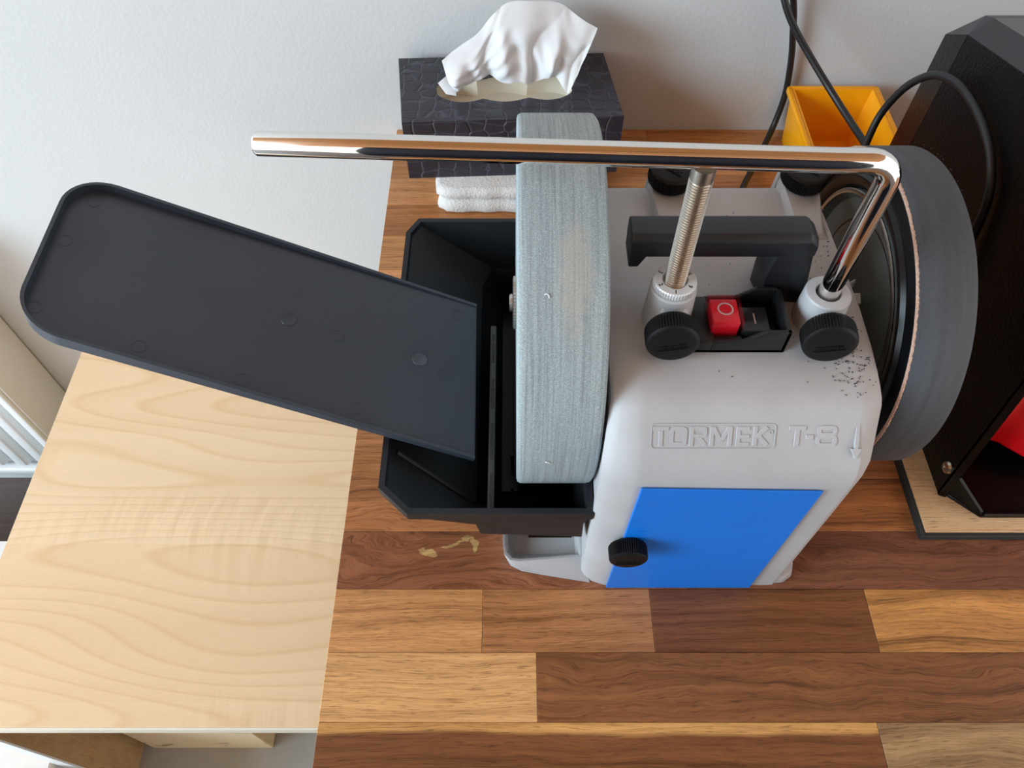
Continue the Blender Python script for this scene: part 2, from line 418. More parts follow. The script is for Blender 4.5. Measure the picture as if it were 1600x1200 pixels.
def mat_box():
    n = N('cardboard'); v = n.mapping((1, 1, 1))
    f = n.noise(n.mapping((18, 18, 40)), 1, 3, 0.6, 0.5)
    n.l(n.ramp(f, [(0.62, lin('#ddc6a0')), (0.70, lin('#8a7350'))]), n.b.inputs['Base Color']); n.set(Roughness=0.8); return n.m
CARD = mat_box()

# ------------------------------------------------------------------ room
WALL_Y = 757
FLOOR_Z = -880
m = M(); m.box(-2600, 2200, WALL_Y, WALL_Y + 120, FLOOR_Z, 1900)
tag(mk('wall_back', m, WALL, flat=True), 'white textured painted wall behind the bench', kind='structure')
m = M(); m.box(-2600, 2200, -2400, WALL_Y, FLOOR_Z - 40, FLOOR_Z)
tag(mk('floor', m, FLOOR_M, flat=True), 'dark grey-brown floor', kind='structure')
m = M(); m.box(-2600, 2200, -2400, WALL_Y + 120, 1900, 1950)
tag(mk('ceiling', m, wood('ceiling_reflection_tint', '#bc8048', along=6, across=60, rough=0.5), flat=True), 'pine ceiling', kind='structure')  # out of view; pine tint added so the chrome bar reflects orange
wd = empty('wardrobe', (100, -1250, FLOOR_Z), 'dark blue wardrobe standing behind the viewer', 'wardrobe')  # unseen, added only to give the chrome bar its dark band
NAVY = plain('navy_laminate', '#161d2e', 0.5)
m = M(); m.box(-600, 800, -1500, -1020, FLOOR_Z, 1250, 3); mk('carcass', m, NAVY, wd)
for xw in (-597, 101):
    m = M(); m.box(xw, xw + 696, -1018, -1000, FLOOR_Z + 60, 1246, 2); mk('door', m, NAVY, wd)

# radiator
rad = empty('radiator', (-1140, 712, FLOOR_Z + 180), 'white ribbed panel radiator on the wall left of the maple cabinet', 'radiator')
RX1 = -788; RX0 = -1500; RZ0 = -678; RZ1 = -120
m = M(); m.box(RX1 - 4, RX1, 664, 755, RZ0 + 8, RZ1, 1.5); mk('side_cover', m, RADWHITE, rad)
m = M(); ys = []; x = RX1 - 26
m.box(RX0, RX1 - 4, 676, 690, RZ0, RZ1, 2)
mk('panel', m, RADWHITE, rad)
m = M(); m.box(RX1 - 20, RX1 - 4, 658, 676, RZ0, RZ1, 4, 3); mk('edge_rail', m, RADWHITE, rad)
x = RX1 - 52
while x > RX0 + 30:
    m = M(); m.loft([[(x - 15, 677, z), (x + 15, 677, z), (x + 9, 662, z), (x - 9, 662, z)] for z in (RZ0 + 26, RZ1 - 30)], True, True, 3, 2)
    mk('rib', m, RADWHITE, rad); x -= 42
m = M(); m.box(RX0, RX1 - 4, 658, 677, RZ0, RZ0 + 18, 5, 3); mk('bottom_rail', m, RADWHITE, rad)
m = M(); m.box(RX0, RX1 - 4, 670, 750, RZ1, RZ1 + 6, 1.5); mk('top_grille', m, RADWHITE, rad)
m = M(); m.box(RX0, RX1 - 8, 735, 748, RZ0 + 10, RZ1, 2); mk('rear_panel', m, RADWHITE, rad)
for xp in (RX1 - 60, RX0 + 60):
    m = M(); m.tube([(xp, 712, FLOOR_Z), (xp, 712, RZ0 + 12)], 9); mk('pipe', m, RADWHITE, rad)

# white low cabinet, left of the maple cabinet
lc = empty('low_cabinet', (-960, 240, FLOOR_Z), 'white low cabinet standing on the floor left of the maple cabinet', 'cabinet')
m = M(); m.box(-1300, -622, 0, 479, -578, -560, 1); mk('top_board', m, WHITE_LAM, lc)
m = M(); m.box(-621.8, -620, 0, 479, -578, -560.2); mk('edge_band', m, plain('bright_edging', '#f7f7f4', 0.4, var=0.01), lc)
m = M(); m.box(-1290, -632, 12, 470, FLOOR_Z, -578, 1); mk('carcass', m, WHITE_LAM, lc)
for xx in (-1288, -959):
    m = M(); m.box(xx, xx + 325, -6, 11, FLOOR_Z + 30, -584, 1.5)
    d = mk('door', m, WHITE_LAM, lc)
    m = M(); m.box(xx + 155, xx + 171, -16, -6, -690, -610, 2); mk('handle', m, STEEL, d)

# maple cabinet
MX0, MX1, MY0, MZ = -612, -176, 158, -300
cab = empty('maple_cabinet', (-394, 450, FLOOR_Z), 'pale maple laminate cabinet standing lower than the bench at its left end', 'cabinet')
m = M(); m.box(MX0, MX1, MY0 + 2, WALL_Y - 1, MZ - 18, MZ, 0.5, 1); mk('top_board', m, MAPLE, cab, origin=(-394, 450, MZ))
m = M(); m.box(MX0, MX1, MY0 - 0.5, MY0 + 1.9, MZ - 18, MZ - 0.3, 0.4, 1); mk('edge_band', m, plain('pale_edging', '#e6dcc8', 0.4, var=0.02), cab, label='pale edge banding')
for xa in (MX0 + 1, MX1 - 19):
    m = M(); m.box(xa, xa + 18, MY0 + 6, WALL_Y - 2, FLOOR_Z + 40, MZ - 18.2, 0.4, 1); sp = mk('side_panel', m, MAPLE_SHADE, cab, origin=(xa, 450, -600))
    m = M(); m.box(xa + 0.2, xa + 17.8, MY0 + 3.5, MY0 + 5.8, FLOOR_Z + 40, MZ - 18.4); mk('edge_band', m, WHITE_LAM, sp, label='white edge banding')
m = M(); m.box(MX0 + 19, MX1 - 19, WALL_Y - 12, WALL_Y - 4, FLOOR_Z + 60, MZ - 18); mk('back_panel', m, MAPLE_SHADE, cab)
m = M(); m.box(MX0 + 19, MX1 - 19, MY0 + 12, WALL_Y - 12, -794, -776); mk('bottom_shelf', m, GREYFLOOR, cab, label='grey shelf board')
m = M(); m.box(MX0 + 19, MX1 - 19, MY0 + 30, MY0 + 46, FLOOR_Z, -794); mk('plinth', m, MAPLE_SHADE, cab)
m = M(); m.box(MX0 + 30, MX1 - 30, WALL_Y - 60, WALL_Y - 44, FLOOR_Z, -794)
mk('plinth', m, MAPLE_SHADE, cab)
crate = empty('cardboard_box', (-470, 300, -776), 'pale cardboard box standing inside the open maple cabinet', 'box')
m = M(); m.box(-576, -384, 216, 380, -775.5, -560, 1, 1); mk('carton', m, CARD, crate, flat=True)
m = M(); m.box(-575, -385, 217, 297.5, -559.5, -557.5); mk('flap', m, CARD, crate, flat=True)
m = M(); m.box(-575, -385, 298.5, 379, -559.5, -557.5); mk('flap', m, CARD, crate, flat=True)

# ------------------------------------------------------------------ worktop of staves
WX0 = -135.2; WX1 = 1150
wt = empty('worktop', (500, 370, 0), 'oiled dark walnut butcher-block worktop under the grinder', 'worktop')
rowy = [-34.5, 13.0, 60.6, 108.4, 156.0, 203.7]
while rowy[-1] < WALL_Y - 30: rowy.append(rowy[-1] + 47.3)
rowy[-1] = WALL_Y - 0.5
def px2x(px, y):                              # where the photograph's joints fall on the top
    d = y * math.cos(PITCH) + CAM_H * math.sin(PITCH); return (px - 800) / 1200 * d
G, T, D, R_, O_, Ol = '#d29a62', '#b57f50', '#80502c', '#885833', '#cc8c55', '#a5865e'
spec = {
 0: [(None, 300, D, W_MAIN), (300, 700, T, W_MAIN), (700, None, G, W_MAIN)],
 1: [(None, 150, T, W_MAIN), (150, 520, R_, W_MAIN), (520, None, O_, W_MAIN)],
 2: [(None, px2x(1385, 84), D, W_SAP), (px2x(1385, 84), 700, Ol, W_STRIPE), (700, None, T, W_MAIN)],
 3: [(None, px2x(839, 132), '#dcaa70', W_MAIN), (px2x(839, 132), 640, R_, W_FIG), (640, None, T, W_MAIN)],
 4: [(None, px2x(754, 180), G, W_MAIN), (px2x(754, 180), px2x(1019, 180), T, W_MAIN), (px2x(1019, 180), px2x(1362, 180), D, W_MAIN), (px2x(1362, 180), None, '#c68e50', W_STRIPE)],
 5: [(None, px2x(1074, 206), '#955f40', W_KNOT), (px2x(1074, 206), 420, '#7f5039', W_FIG), (420, None, T, W_MAIN)],
 6: [(None, 10, '#b87a4c', W_FIG), (10, 430, '#bd7d4b', W_STRIPE), (430, None, D, W_MAIN)],
 7: [(None, 140, '#c5834f', W_MAIN), (140, 600, '#b6794b', W_MAIN), (600, None, T, W_MAIN)],
}
tones = ['#cd925f', '#c28754', '#d39a64', '#b77c4c', '#d49660', '#c58c55', '#ae7443']
for r in range(len(rowy) - 1):
    sp = spec.get(r)
    if not sp:
        random.seed(40 + r); c1 = random.randint(-60, 180); c2 = c1 + random.randint(250, 420)
        sp = [(None, c1, tones[r % 7], W_MAIN), (c1, c2, tones[(r + 3) % 7], W_MAIN), (c2, 820, tones[(r + 5) % 7], W_STRIPE), (820, None, tones[(r + 1) % 7], W_MAIN)]
    for a, b, c, mt in sp:
        a = WX0 if a is None else a; b = WX1 if b is None else b
        y0, y1 = rowy[r] + 0.12, rowy[r + 1] - 0.12
        m = M(); m.box(a + 0.1, b - 0.1, y0, y1, -38, 0, 0.35, 1)
        o = mk('stave', m, mt, wt, origin=((a + b) / 2, (y0 + y1) / 2, -5), flat=True)
        o.color = lin(c)
for lx in (40, 1080):
    for ly in (30, 690):
        m = M(); m.box(lx, lx + 50, ly, ly + 50, FLOOR_Z, -38.1, 2); mk('leg', m, HAMMER2, wt)

# ------------------------------------------------------------------ laminate board under the black machine
bd = empty('laminate_board', (560, 480, 0), 'light oak laminate board with black edges under the black machine', 'board')
m = M(); m.box(327.5, 900, 247, 700, 0.2, 7.6, 0.3, 1); mk('sheet', m, OAKLAM, bd, origin=(600, 470, 4))
m = M(); m.box(324.0, 327.4, 243.5, 703, 0.1, 7.2, 0.5, 1); m.box(327.4, 903, 243.5, 246.9, 0.1, 7.2, 0.5, 1); m.box(900.1, 903, 247, 703, 0.1, 7.2, 0.5, 1); m.box(327.5, 900, 700.1, 703, 0.1, 7.2, 0.5, 1)
mk('edging', m, EDGEBLACK, bd, label='black edging')

# ------------------------------------------------------------------ black machine on the right
bm_ = empty('belt_machine', (520, 430, 8), 'large black hammered-finish metal machine with a red casting at the right edge', 'machine')
MXL = 347.0
side = [(279, 8), (552, 8), (550, 243), (467, 265), (330, 300), (308, 262)]
m = M()
# main left plate: profile in (y,z)
m.prism(side, 'x', MXL, MXL + 4, 0.6, 1); mk('side_plate', m, HAMMER, bm_)
m = M()   # rear corner facet, going back
m.loft([[(MXL, 552.3, 8), (355, 595, 8), (359, 595, 8), (MXL + 4, 551, 8)], [(MXL, 550, 243), (355, 592, 218), (359, 592, 218), (MXL + 4, 549, 243)]], True, True)
mk('corner_plate', m, HAMMER, bm_)
def slab(pts, t=3.0):
    m = M(); p = [Vector(q) for q in pts]; nr = (p[1] - p[0]).cross(p[2] - p[0]).normalized()
    if nr.z > 0: nr = -nr
    n = len(p); m.add(p + [q + nr * t for q in p], [tuple(range(n)), tuple(range(n, 2 * n))[::-1]] + [(i, (i + 1) % n, n + (i + 1) % n, n + i) for i in range(n)]); return m
pA, pB, pC, pD = (MXL, 550, 243.3), (355, 592, 218.3), (368, 573.5, 245), (367.5, 561, 250)
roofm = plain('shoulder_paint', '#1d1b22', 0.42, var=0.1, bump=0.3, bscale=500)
mk('rear_shoulder', slab((pA, pB, pC, pD), 2.0), roofm, bm_, flat=True)
mk('shoulder_plate', slab((pA, pD, (367.5, 330, 310), (MXL, 330, 301)), 2.5), roofm, bm_, flat=True)
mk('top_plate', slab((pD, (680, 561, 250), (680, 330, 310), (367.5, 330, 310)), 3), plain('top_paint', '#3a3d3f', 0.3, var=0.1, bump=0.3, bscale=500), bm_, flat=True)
mk('rear_slope', slab((pC, pD, (680, 561, 250), (680, 573.5, 245)), 2), roofm, bm_, flat=True)
m = M(); m.box(359.5, 680, 590, 594, 8, 216, 0.6, 1); mk('rear_plate', m, HAMMER, bm_)
m = M(); m.box(MXL + 326, MXL + 330, 335, 588, 8, 243, 0.6, 1); mk('side_plate', m, HAMMER, bm_)
m = M(); m.box(MXL + 5, MXL + 325, 400, 404, 8, 255, 0.6, 1); mk('inner_plate', m, HAMMER2, bm_)
# front flange of the side plate
m = M(); m.loft([[(MXL, 279, 8.2), (MXL + 5, 277, 8.2), (MXL + 5, 279.5, 8.2), (MXL, 281.5, 8.2)], [(MXL, 308, 262), (MXL + 5, 306, 262), (MXL + 5, 308.5, 262), (MXL, 310.5, 262)]])
mk('front_flange', m, HAMMER2, bm_)
# base tray
m = M()
pl = [(352, 279), (374, 259), (700, 259), (700, 400), (352, 400)]
m.prism(pl, 'z', 8, 11, 0.4, 1); mk('base_plate', m, HAMMER2, bm_)
m = M(); m.solid([(352, 280, 11), (374, 259.5, 11), (376, 261, 11), (354.5, 281.5, 11), (352, 280, 34), (374, 259.5, 13), (376, 261, 13), (354.5, 281.5, 34)],
                 [(0, 3, 2, 1), (4, 5, 6, 7), (0, 1, 5, 4), (1, 2, 6, 5), (2, 3, 7, 6), (3, 0, 4, 7)])
m.box(375, 700, 259, 261.5, 11, 14.5, 0.4, 1); mk('base_lip', m, HAMMER2, bm_)
# red casting
m = M()
m.loft([[(353, 316, 29), (393, 316, 29), (412, 300, 29), (700, 300, 29), (700, 398, 29), (353, 398, 29)],
        [(353, 322, 66), (396, 322, 66), (418, 306, 66), (700, 306, 66), (700, 398, 66), (353, 398, 66)],
        [(353, 340, 150), (404, 340, 150), (424, 330, 150), (700, 330, 150), (700, 398, 150), (353, 398, 150)]], True, True, 5, 3)
mk('motor_casting', m, REDPAINT, bm_, label='bright red cast housing')
m = M(); m.lathe([(0, 1.6), (2.2, 1.6), (2.2, 2.4), (4.6, 2.0), (5.4, 0)], frame((MXL, 291, 33), (-1, 0, 0)), 24)
mk('screw', m, STEEL, bm_, label='bright steel screw')

# ------------------------------------------------------------------ yellow bin
bn = empty('storage_bin', (346, 690, 0), 'small yellow-orange open plastic storage bin against the wall', 'bin')
def quadloop(x0, x1, y0, y1, z, zf=None): return [(x0, y0, z if zf is None else zf), (x1, y0, z if zf is None else zf), (x1, y1, z), (x0, y1, z)]
m = M()
o0 = quadloop(312, 388, 612, 735, 0.3); o1 = quadloop(306, 396, 604, 741, 66, 66)
i1 = quadloop(308.5, 393.5, 606.5, 738.5, 66, 66); i0 = quadloop(315, 385, 615, 732, 2.5)
vs = o0 + o1 + i1 + i0; fs = [(3, 2, 1, 0), (12, 13, 14, 15)]
for k in range(3):
    for i in range(4): j = (i + 1) % 4; fs.append((k * 4 + i, k * 4 + j, k * 4 + 4 + j, k * 4 + 4 + i))
m.solid(vs, fs, 0.6, 2); mk('tub', m, YELLOW, bn)
m = M()
for a, b in (((303.5, 739, 64), (303.5, 602, 64)), ((398.5, 739, 64), (398.5, 602, 64))):
    m.box(min(a[0], a[0]) - 2.4, a[0] + 2.4, 602, 743, 60, 66.5, 0.8)
m.box(303, 399, 740.5, 744.5, 60, 66.5, 0.8); m.box(303, 399, 600.5, 604.5, 60, 66.5, 0.8)
mk('rim', m, YELLOW, bn)

# ------------------------------------------------------------------ towel stack + tissue box
random.seed(3)
tw = empty('paper_towels', (-5, 660, 0), 'stack of folded white paper towels under the tissue box', 'paper towels')
def pad(x0, x1, y0, y1, z0, z1, jitter=1.5, n=18):
    out = []
    for (z, ins) in ((z0, 2.0), (z0 + 2, 0), ((z0 + z1) / 2, -0.6), (z1 - 2.5, 0.6), (z1, 4.0)):
        ring = []
        for i in range(n): t = i / n; ring.append((x0 + ins + (x1 - x0 - 2 * ins) * t + (5 if i == 0 else 0), y0 + ins + jitter * math.sin(i * 1.7) * 0.6 + (4 if i == 0 else 0), z))
        for i in range(n): t = i / n; ring.append((x1 - ins - (5 if i == 0 else 0) + jitter * math.sin(i * 2.1 + z) * 0.5, y0 + ins + (y1 - y0 - 2 * ins) * t + (4 if i == 0 else 0), z))
        for i in range(n): t = i / n; ring.append((x1 - ins - (x1 - x0 - 2 * ins) * t, y1 - ins, z))
        for i in range(n): t = i / n; ring.append((x0 + ins + jitter * math.sin(i * 1.3 + z) * 0.5, y1 - ins - (y1 - y0 - 2 * ins) * t, z))
        out.append(ring)
    return out
m = M(); m.loft(pad(-78, 68, 616, 744, 0.2, 16)); mk('towel', m, TOWEL, tw, angle=50)
m = M(); m.loft(pad(-80, 66, 619, 745, 16.3, 30.4)); mk('towel', m, TOWEL, tw, angle=50)

tb = empty('tissue_box', (0, 695, 30.5), 'dark crocodile-embossed tissue box lying on the folded white towels', 'tissue box')
c_fl, c_fr, c_br, c_bl = V(-108, 636, 0), V(110.5, 646, 0), V(97, 753, 0), V(-120, 743, 0)
ZB, ZT = 30.6, 100.0
def bil(u, v): return c_fl * (1 - u) * (1 - v) + c_fr * u * (1 - v) + c_br * u * v + c_bl * (1 - u) * v
NN = 96
hole = []
for i in range(NN):
    a = 2 * PI * i / NN
    # stadium with scallops
    hx, hy = 0.315, 0.19
    ca, sa = math.cos(a), math.sin(a)
    p = 4.0
    r = (abs(ca) ** p + abs(sa) ** p) ** (-1 / p)
    u = r * ca; v = r * sa
    sc = 0.84 + 0.16 * abs(math.sin(a * 3 + 0.0)) if abs(sa) > 0.35 else 1.0
    hole.append((0.485 + hx * u, 0.47 + hy * v * (0.80 + 0.28 * abs(math.sin(PI * (u + 1) * 1.5))) * 1.0))
outer = []
for (u, v) in hole:
    du, dv = u - 0.485, v - 0.47
    k = min((1 - 0.485) / du if du > 1e-6 else 1e9, -0.485 / du if du < -1e-6 else 1e9, (1 - 0.47) / dv if dv > 1e-6 else 1e9, -0.47 / dv if dv < -1e-6 else 1e9)
    outer.append((0.485 + du * k, 0.47 + dv * k))
for cu, cv in ((0, 0), (1, 0), (1, 1), (0, 1)):         # snap to the corners
    j = min(range(NN), key=lambda q: (outer[q][0] - cu) ** 2 + (outer[q][1] - cv) ** 2); outer[j] = (cu, cv)
m = M(); vs = []; fs = []
def zz(p, z): return (p.x, p.y, z)
vs += [zz(bil(*p), ZT) for p in outer]; vs += [zz(bil(*p), ZT) for p in hole]
vs += [zz(bil(*p), ZB) for p in outer]; vs += [zz(bil(*p), ZT - 1.2) for p in hole]
for i in range(NN):
    j = (i + 1) % NN
    fs += [(i, j, NN + j, NN + i), (2 * NN + i, 2 * NN + j, j, i), (NN + i, NN + j, 3 * NN + j, 3 * NN + i)]
fs.append(tuple(2 * NN + i for i in range(NN))[::-1])
m.add(vs, fs); mk('carton', m, CROC, tb, angle=30)
m = M()
vs = [zz(bil(0.485 + (u - 0.485) * 0.995, 0.47 + (v - 0.47) * 0.995), ZT - 1.4) for u, v in hole] + [zz(bil(0.485 + (u - 0.485) * 1.15, 0.47 + (v - 0.47) * 1.25), ZT - 1.6) for u, v in hole]
vs2 = [zz(bil(0.485 + (u - 0.485) * 1.1, 0.47 + (v - 0.47) * 1.1), ZT - 22) for u, v in hole]
k = len(vs); vs += vs2
fs = []
for i in range(NN):
    j = (i + 1) % NN; fs += [(NN + i, NN + j, 2 * NN + j, 2 * NN + i)]
fs.append(tuple(2 * NN + i for i in range(NN)))
m.add(vs, fs); mk('inner_lining', m, CREAM, tb, label='cream inside of the box')

def interp(pts, t):
    n = len(pts) - 1; x = min(max(t, 0), 0.99999) * n; i = int(x); f = x - i
    p0, p1, p2, p3 = (Vector(pts[max(i - 1, 0)]), Vector(pts[i]), Vector(pts[i + 1]), Vector(pts[min(i + 2, n)]))
    return 0.5 * ((2 * p1) + (p2 - p0) * f + (2 * p0 - 5 * p1 + 4 * p2 - p3) * f * f + (3 * p1 - p0 - 3 * p2 + p3) * f ** 3)
def unproj_y(px, py, y):
    a = (px - 800) / 1200; b = (600 - py) / 1200; c_, s_ = math.cos(PITCH), math.sin(PITCH)
    t = y / (c_ + b * s_); return (a * t, y, CAM_H + t * (-s_ + b * c_))
# measured outline of the tissue, standing in the plane y = 690..712
bot = [unproj_y(*p) for p in ((712, 153, 672), (722, 136, 680), (742, 126, 686), (765, 122, 688), (790, 124, 686), (815, 129, 683), (835, 130, 684), (855, 122, 688), (872, 121, 686), (887, 150, 672))]
top = [unproj_y(*p) for p in ((690, 97, 694), (722, 72, 702), (750, 50, 708), (776, 22, 712), (800, 5, 716), (835, 3, 718), (873, 8, 718), (896, 22, 714), (922, 38, 708), (934, 47, 704))]
m = M(); NU, NV = 150, 50; vs = []; fs = []
for i in range(NU + 1):
    u = i / NU
    for j in range(NV + 1):
        v = j / NV
        B = interp(bot, u); Tt = interp(top, u)
        p = B.lerp(Tt, v)
        env = math.sin(PI * min(1, v * 1.15 + 0.12)) * 0.9 + 0.25
        w1 = u * 19 + 1.3 * math.sin(v * 4); f = 7.0 * (1 - 2 * abs(math.sin(w1 / 2)) ** 1.0) * 0.9 + 3.2 * math.sin(u * 37 + 3.1 * v + 1.0) + 2.6 * math.sin(u * 11 + v * 6) + 1.2 * math.sin(u * 60 + 9 * v) * (1 - v) + 0.8 * math.sin(v * 23 + 8 * math.sin(u * 9))
        p.y += f * env * 0.85 - 6 * math.sin(PI * v) + 3 * v
        p.x += 2.0 * math.sin(v * 7 + u * 12) * math.sin(PI * u) * v
        p.z += 1.6 * math.sin(u * 26) * (1 - v)
        vs.append(p)
for i in range(NU):
    for j in range(NV):
        a = i * (NV + 1) + j; fs.append((a, a + 1, a + NV + 2, a + NV + 1))
m.add(vs, fs)
# little ear at the left of the slot
ear = [unproj_y(684, 130, 684), unproj_y(698, 118, 690), unproj_y(712, 128, 686), unproj_y(713, 150, 674), unproj_y(697, 147, 676)]
m.add([Vector(p) for p in ear] + [Vector(unproj_y(701, 134, 679))], [(0, 1, 5), (1, 2, 5), (2, 3, 5), (3, 4, 5), (4, 0, 5)])
tis = mk('tissue', m, TISSUE, None, origin=(0, 690, 98), angle=80)
tag(tis, 'white paper tissue pulled up out of the dark tissue box', 'tissue')

# ------------------------------------------------------------------ THE GRINDER
gr = empty('wet_grinder', ORG, 'silver and blue water-cooled sharpening machine with a grey stone wheel', 'grinder')
WX_, WY_, WZ_ = 3.0, 350.0, 165.0
# body: profile (y, z) lofted along x
front = [(206.5, 0.4), (206.5, 40), (206, 110), (206, 168), (207.6, 178), (211.5, 185.5), (231.5, 209.8), (236, 213.0), (243, 215.4), (256, 217.2), (274, 218.6), (300, 219.6), (350, 220.6), (398, 221), (407, 218), (411, 210), (413, 140), (413, 0.4)]
def sect(x, iny, inz, xtop=None):
    out = []
    for k, (y, z) in enumerate(front):
        w = max(0.0, min(1.0, (262 - y) / 50)) if k < 14 else 0
        wz = max(0.0, min(1.0, (z - 150) / 40)) * max(0.0, min(1.0, (300 - y) / 60))
        xx = x - (8.5 * max(0.0, min(1.0, (y - 232) / 160)) if x > 195 else 0) if xtop is None else x + (xtop - x) * max(0.0, min(1.0, (y - 214) / 22))
        out.append((xx, y + iny * w, z - inz * wz - (1.2 if inz and k < 14 and y >= 300 else 0)))
    return out
m = M(); secs = [sect(53, 9, 5, 56.5), sect(55, 6.5, 3.4, 58), sect(60, 3.8, 2.0, 63), sect(71, 0, 0, 72), sect(75, 0, 0), sect(196, 0, 0), sect(200, 0.4, 0.2), sect(209, 8, 3.6), sect(212, 12, 5.2), sect(213.5, 16, 8)]
m.loft(secs)
body_hit = hitter(m)
body = mk('housing', m, BODY, gr, angle=28, label='silver-grey painted metal housing')
# left base wing carrying the trough
m = M()
ob = [(-5, 229), (-1, 222), (8, 217.5), (24, 214.5), (60, 208.5), (60, 330), (-5, 330)]
def P3(l, z): return [(x, y, z) for x, y in l]
rimz = [19, 17, 16, 16, 18, 30, 20]
rim = [(-7, 232), (-6, 225), (-1.5, 220.5), (5, 219.5), (53, 222.5), (54, 330), (-7, 330)]
inn = [(-5.2, 233), (-4, 227), (0, 222.6), (6, 221.6), (51.5, 224.4), (52, 330), (-5.2, 330)]
base = [(-3, 238), (-2, 234), (1, 231), (7, 229.5), (49, 230), (49, 330), (-3, 330)]
rings = [P3(ob, 0.4), [(x, y, z) for (x, y), z in zip(rim, rimz)], [(x, y, z - 0.4) for (x, y), z in zip(inn, rimz)], P3(base, 6)]
m.loft(rings, True, True, 0.5, 2); wing = mk('base_wing', m, BODY, gr, angle=35)
m = M(); m.box(13, 47, 243, 275, 6.05, 6.5); mk('slot_shade_plate', m, plain('slot_shade', '#2a120b', 0.6), wing, label='dark slot in the base')  # thin dark plate painted in for the shade inside the slot
m = M()
m.loft([[(196, 207, 0.3), (208, 208, 0.3), (216, 213, 0.3), (218.5, 222, 0.3), (216, 236, 0.3), (200, 240, 0.3)], [(196, 208, 10), (207, 209, 10), (214, 214, 10), (216.5, 222, 10), (214, 234, 10), (200, 238, 10)]], True, True, 1.5, 2)
mk('foot', m, BODY, gr)
m = M(); m.box(196, 216, 380, 408, 0.3, 10, 2); mk('foot', m, BODY, gr)
# blue cover
m = M(); m.loft([[(72, 205.9, 1), (181.8, 205.9, 1), (184.5, 205.7, 164), (76, 205.7, 167.5)], [(72, 203.9, 1.4), (181.8, 203.9, 1.4), (184.3, 203.9, 164.6), (76, 203.9, 168)]], True, True, 0.5, 1)
cover = mk('front_cover', m, BLUE, gr, label='bright blue plastic front cover')
def knob(center, axis, up, name='lock_knob', r=15.2, h=12.5):
    F = frame(center, axis, up)
    m = M(); prof = [(0, -h), (r * 0.60, -h), (r - 1.2, -h), (r - 0.2, -h + 1.2), (r, -h + 2), (r, -2.2), (r - 0.4, -1.2), (r - 1.6, -0.3), (r - 3, 0), (0, -0.15)]
    m.lathe([(r * 0.5, -h - 5), (r * 0.5, -h - 0.01)], F, 24)
    m.lathe(prof, F, 112, flute=((3, 4, 5), 0.95))
    k = mk(name, m, KNOB_PL, gr, angle=30, label='black fluted plastic knob')
    m = M(); m.loft([[(F @ Vector((x, y, z)))[:] for x, y, z in ((-9.5, -4.6, 0), (9.5, -4.6, 0), (9.5, -3.9, 0), (-9.5, -3.9, 0))], [(F @ Vector((x, y, z)))[:] for x, y, z in ((-8, -4.4, 0.7), (8, -4.4, 0.7), (8, -4.0, 0.7), (-8, -4.0, 0.7))]])
    m.text('TORMEK', 3.9, 0.5, F @ Matrix.Translation((0, -2.1, 0.1)), bold=0.05)
    mk('embossing', m, KNOB_PL, k, label='raised lettering TORMEK')
    return k
knob((77.6, 191.4, 87), (0, -1, 0), (1, 0, 0.05), 'cover_knob', 13.0, 11.8)
# faint lettering on the cover
m = M(); m.text('OPEN', 3.2, 0.25, frame((84, 203.85, 108), (0, -1, 0), (1, 0, 0))); mk('embossing', m, BLUE, cover, label='tiny faint lettering above the knob')

# embossed name on the sloping shoulder
sl = V(0, 20, 24.3).normalized(); nrm = V(1, 0, 0).cross(sl)       # surface normal, up and towards the viewer
mid = V(0, 222.2, 198.5)
FL = frame((114.2, mid.y, mid.z), nrm, (1, 0, 0))
def ringband(w, h, r, t, z0, z1):
    def loop(w, h, r, z):
        out = []
        for cx, cy, a0 in ((w / 2 - r, h / 2 - r, 0), (-w / 2 + r, h / 2 - r, 90), (-w / 2 + r, -h / 2 + r, 180), (w / 2 - r, -h / 2 + r, 270)):
            for k in range(6): a = math.radians(a0 + 18 * k); out.append((cx + r * math.cos(a), cy + r * math.sin(a), z))
        return out
    A = [loop(w, h, r, z0), loop(w, h, r, z1), loop(w - 2 * t, h - 2 * t, max(r - t, 0.3), z1), loop(w - 2 * t, h - 2 * t, max(r - t, 0.3), z0)]
    n = 24; vs = [p for l in A for p in l]; fs = []
    for k in range(4):
        for i in range(n): j = (i + 1) % n; fs.append((k * n + i, k * n + j, ((k + 1) % 4) * n + j, ((k + 1) % 4) * n + i))
    return vs, fs
m = M(); vs, fs = ringband(71, 15.6, 2.6, 0.7, -0.6, 0.45); m.add(vs, fs, FL)
SEGN = [0]
def seg(m, p, q, w, F, z1=0.42):
    SEGN[0] += 1; z1 += 0.035 * (SEGN[0] % 4)
    p, q = Vector(p), Vector(q); d = (q - p).normalized(); e = Vector((-d.y, d.x)) * w / 2
    c = [p - e, q - e, q + e, p + e]
    m.solid([F @ Vector((k.x, k.y, -0.5)) for k in c] + [F @ Vector((k.x * 1.0, k.y, z1)) for k in c], [(0, 3, 2, 1), (4, 5, 6, 7), (0, 1, 5, 4), (1, 2, 6, 5), (2, 3, 7, 6), (3, 0, 4, 7)], 0.16, 1)
def oring(m, x, y, w, h, t, r, F, z1=0.42):
    vs, fs = ringband(w, h, r, t, -0.5, z1); m.add(vs, fs, F @ Matrix.Translation((x, y, 0)))
h0, h1, t = -6.0, 6.0, 2.5
seg(m, (-34.4, h1 - t / 2), (-25.2, h1 - t / 2), t, FL); seg(m, (-29.8, h0), (-29.8, h1 - t), t, FL)                     # T
oring(m, -19.9, 0, 10.2, 12.0, t, 3.0, FL)                                                                             # O
seg(m, (-12.3, h0), (-12.3, h1), t, FL); oring(m, -8.4, 2.6, 9.6, 6.8, 2.2, 2.2, FL); seg(m, (-8.2, -0.4), (-4.2, h0 + 0.3), t, FL)   # R
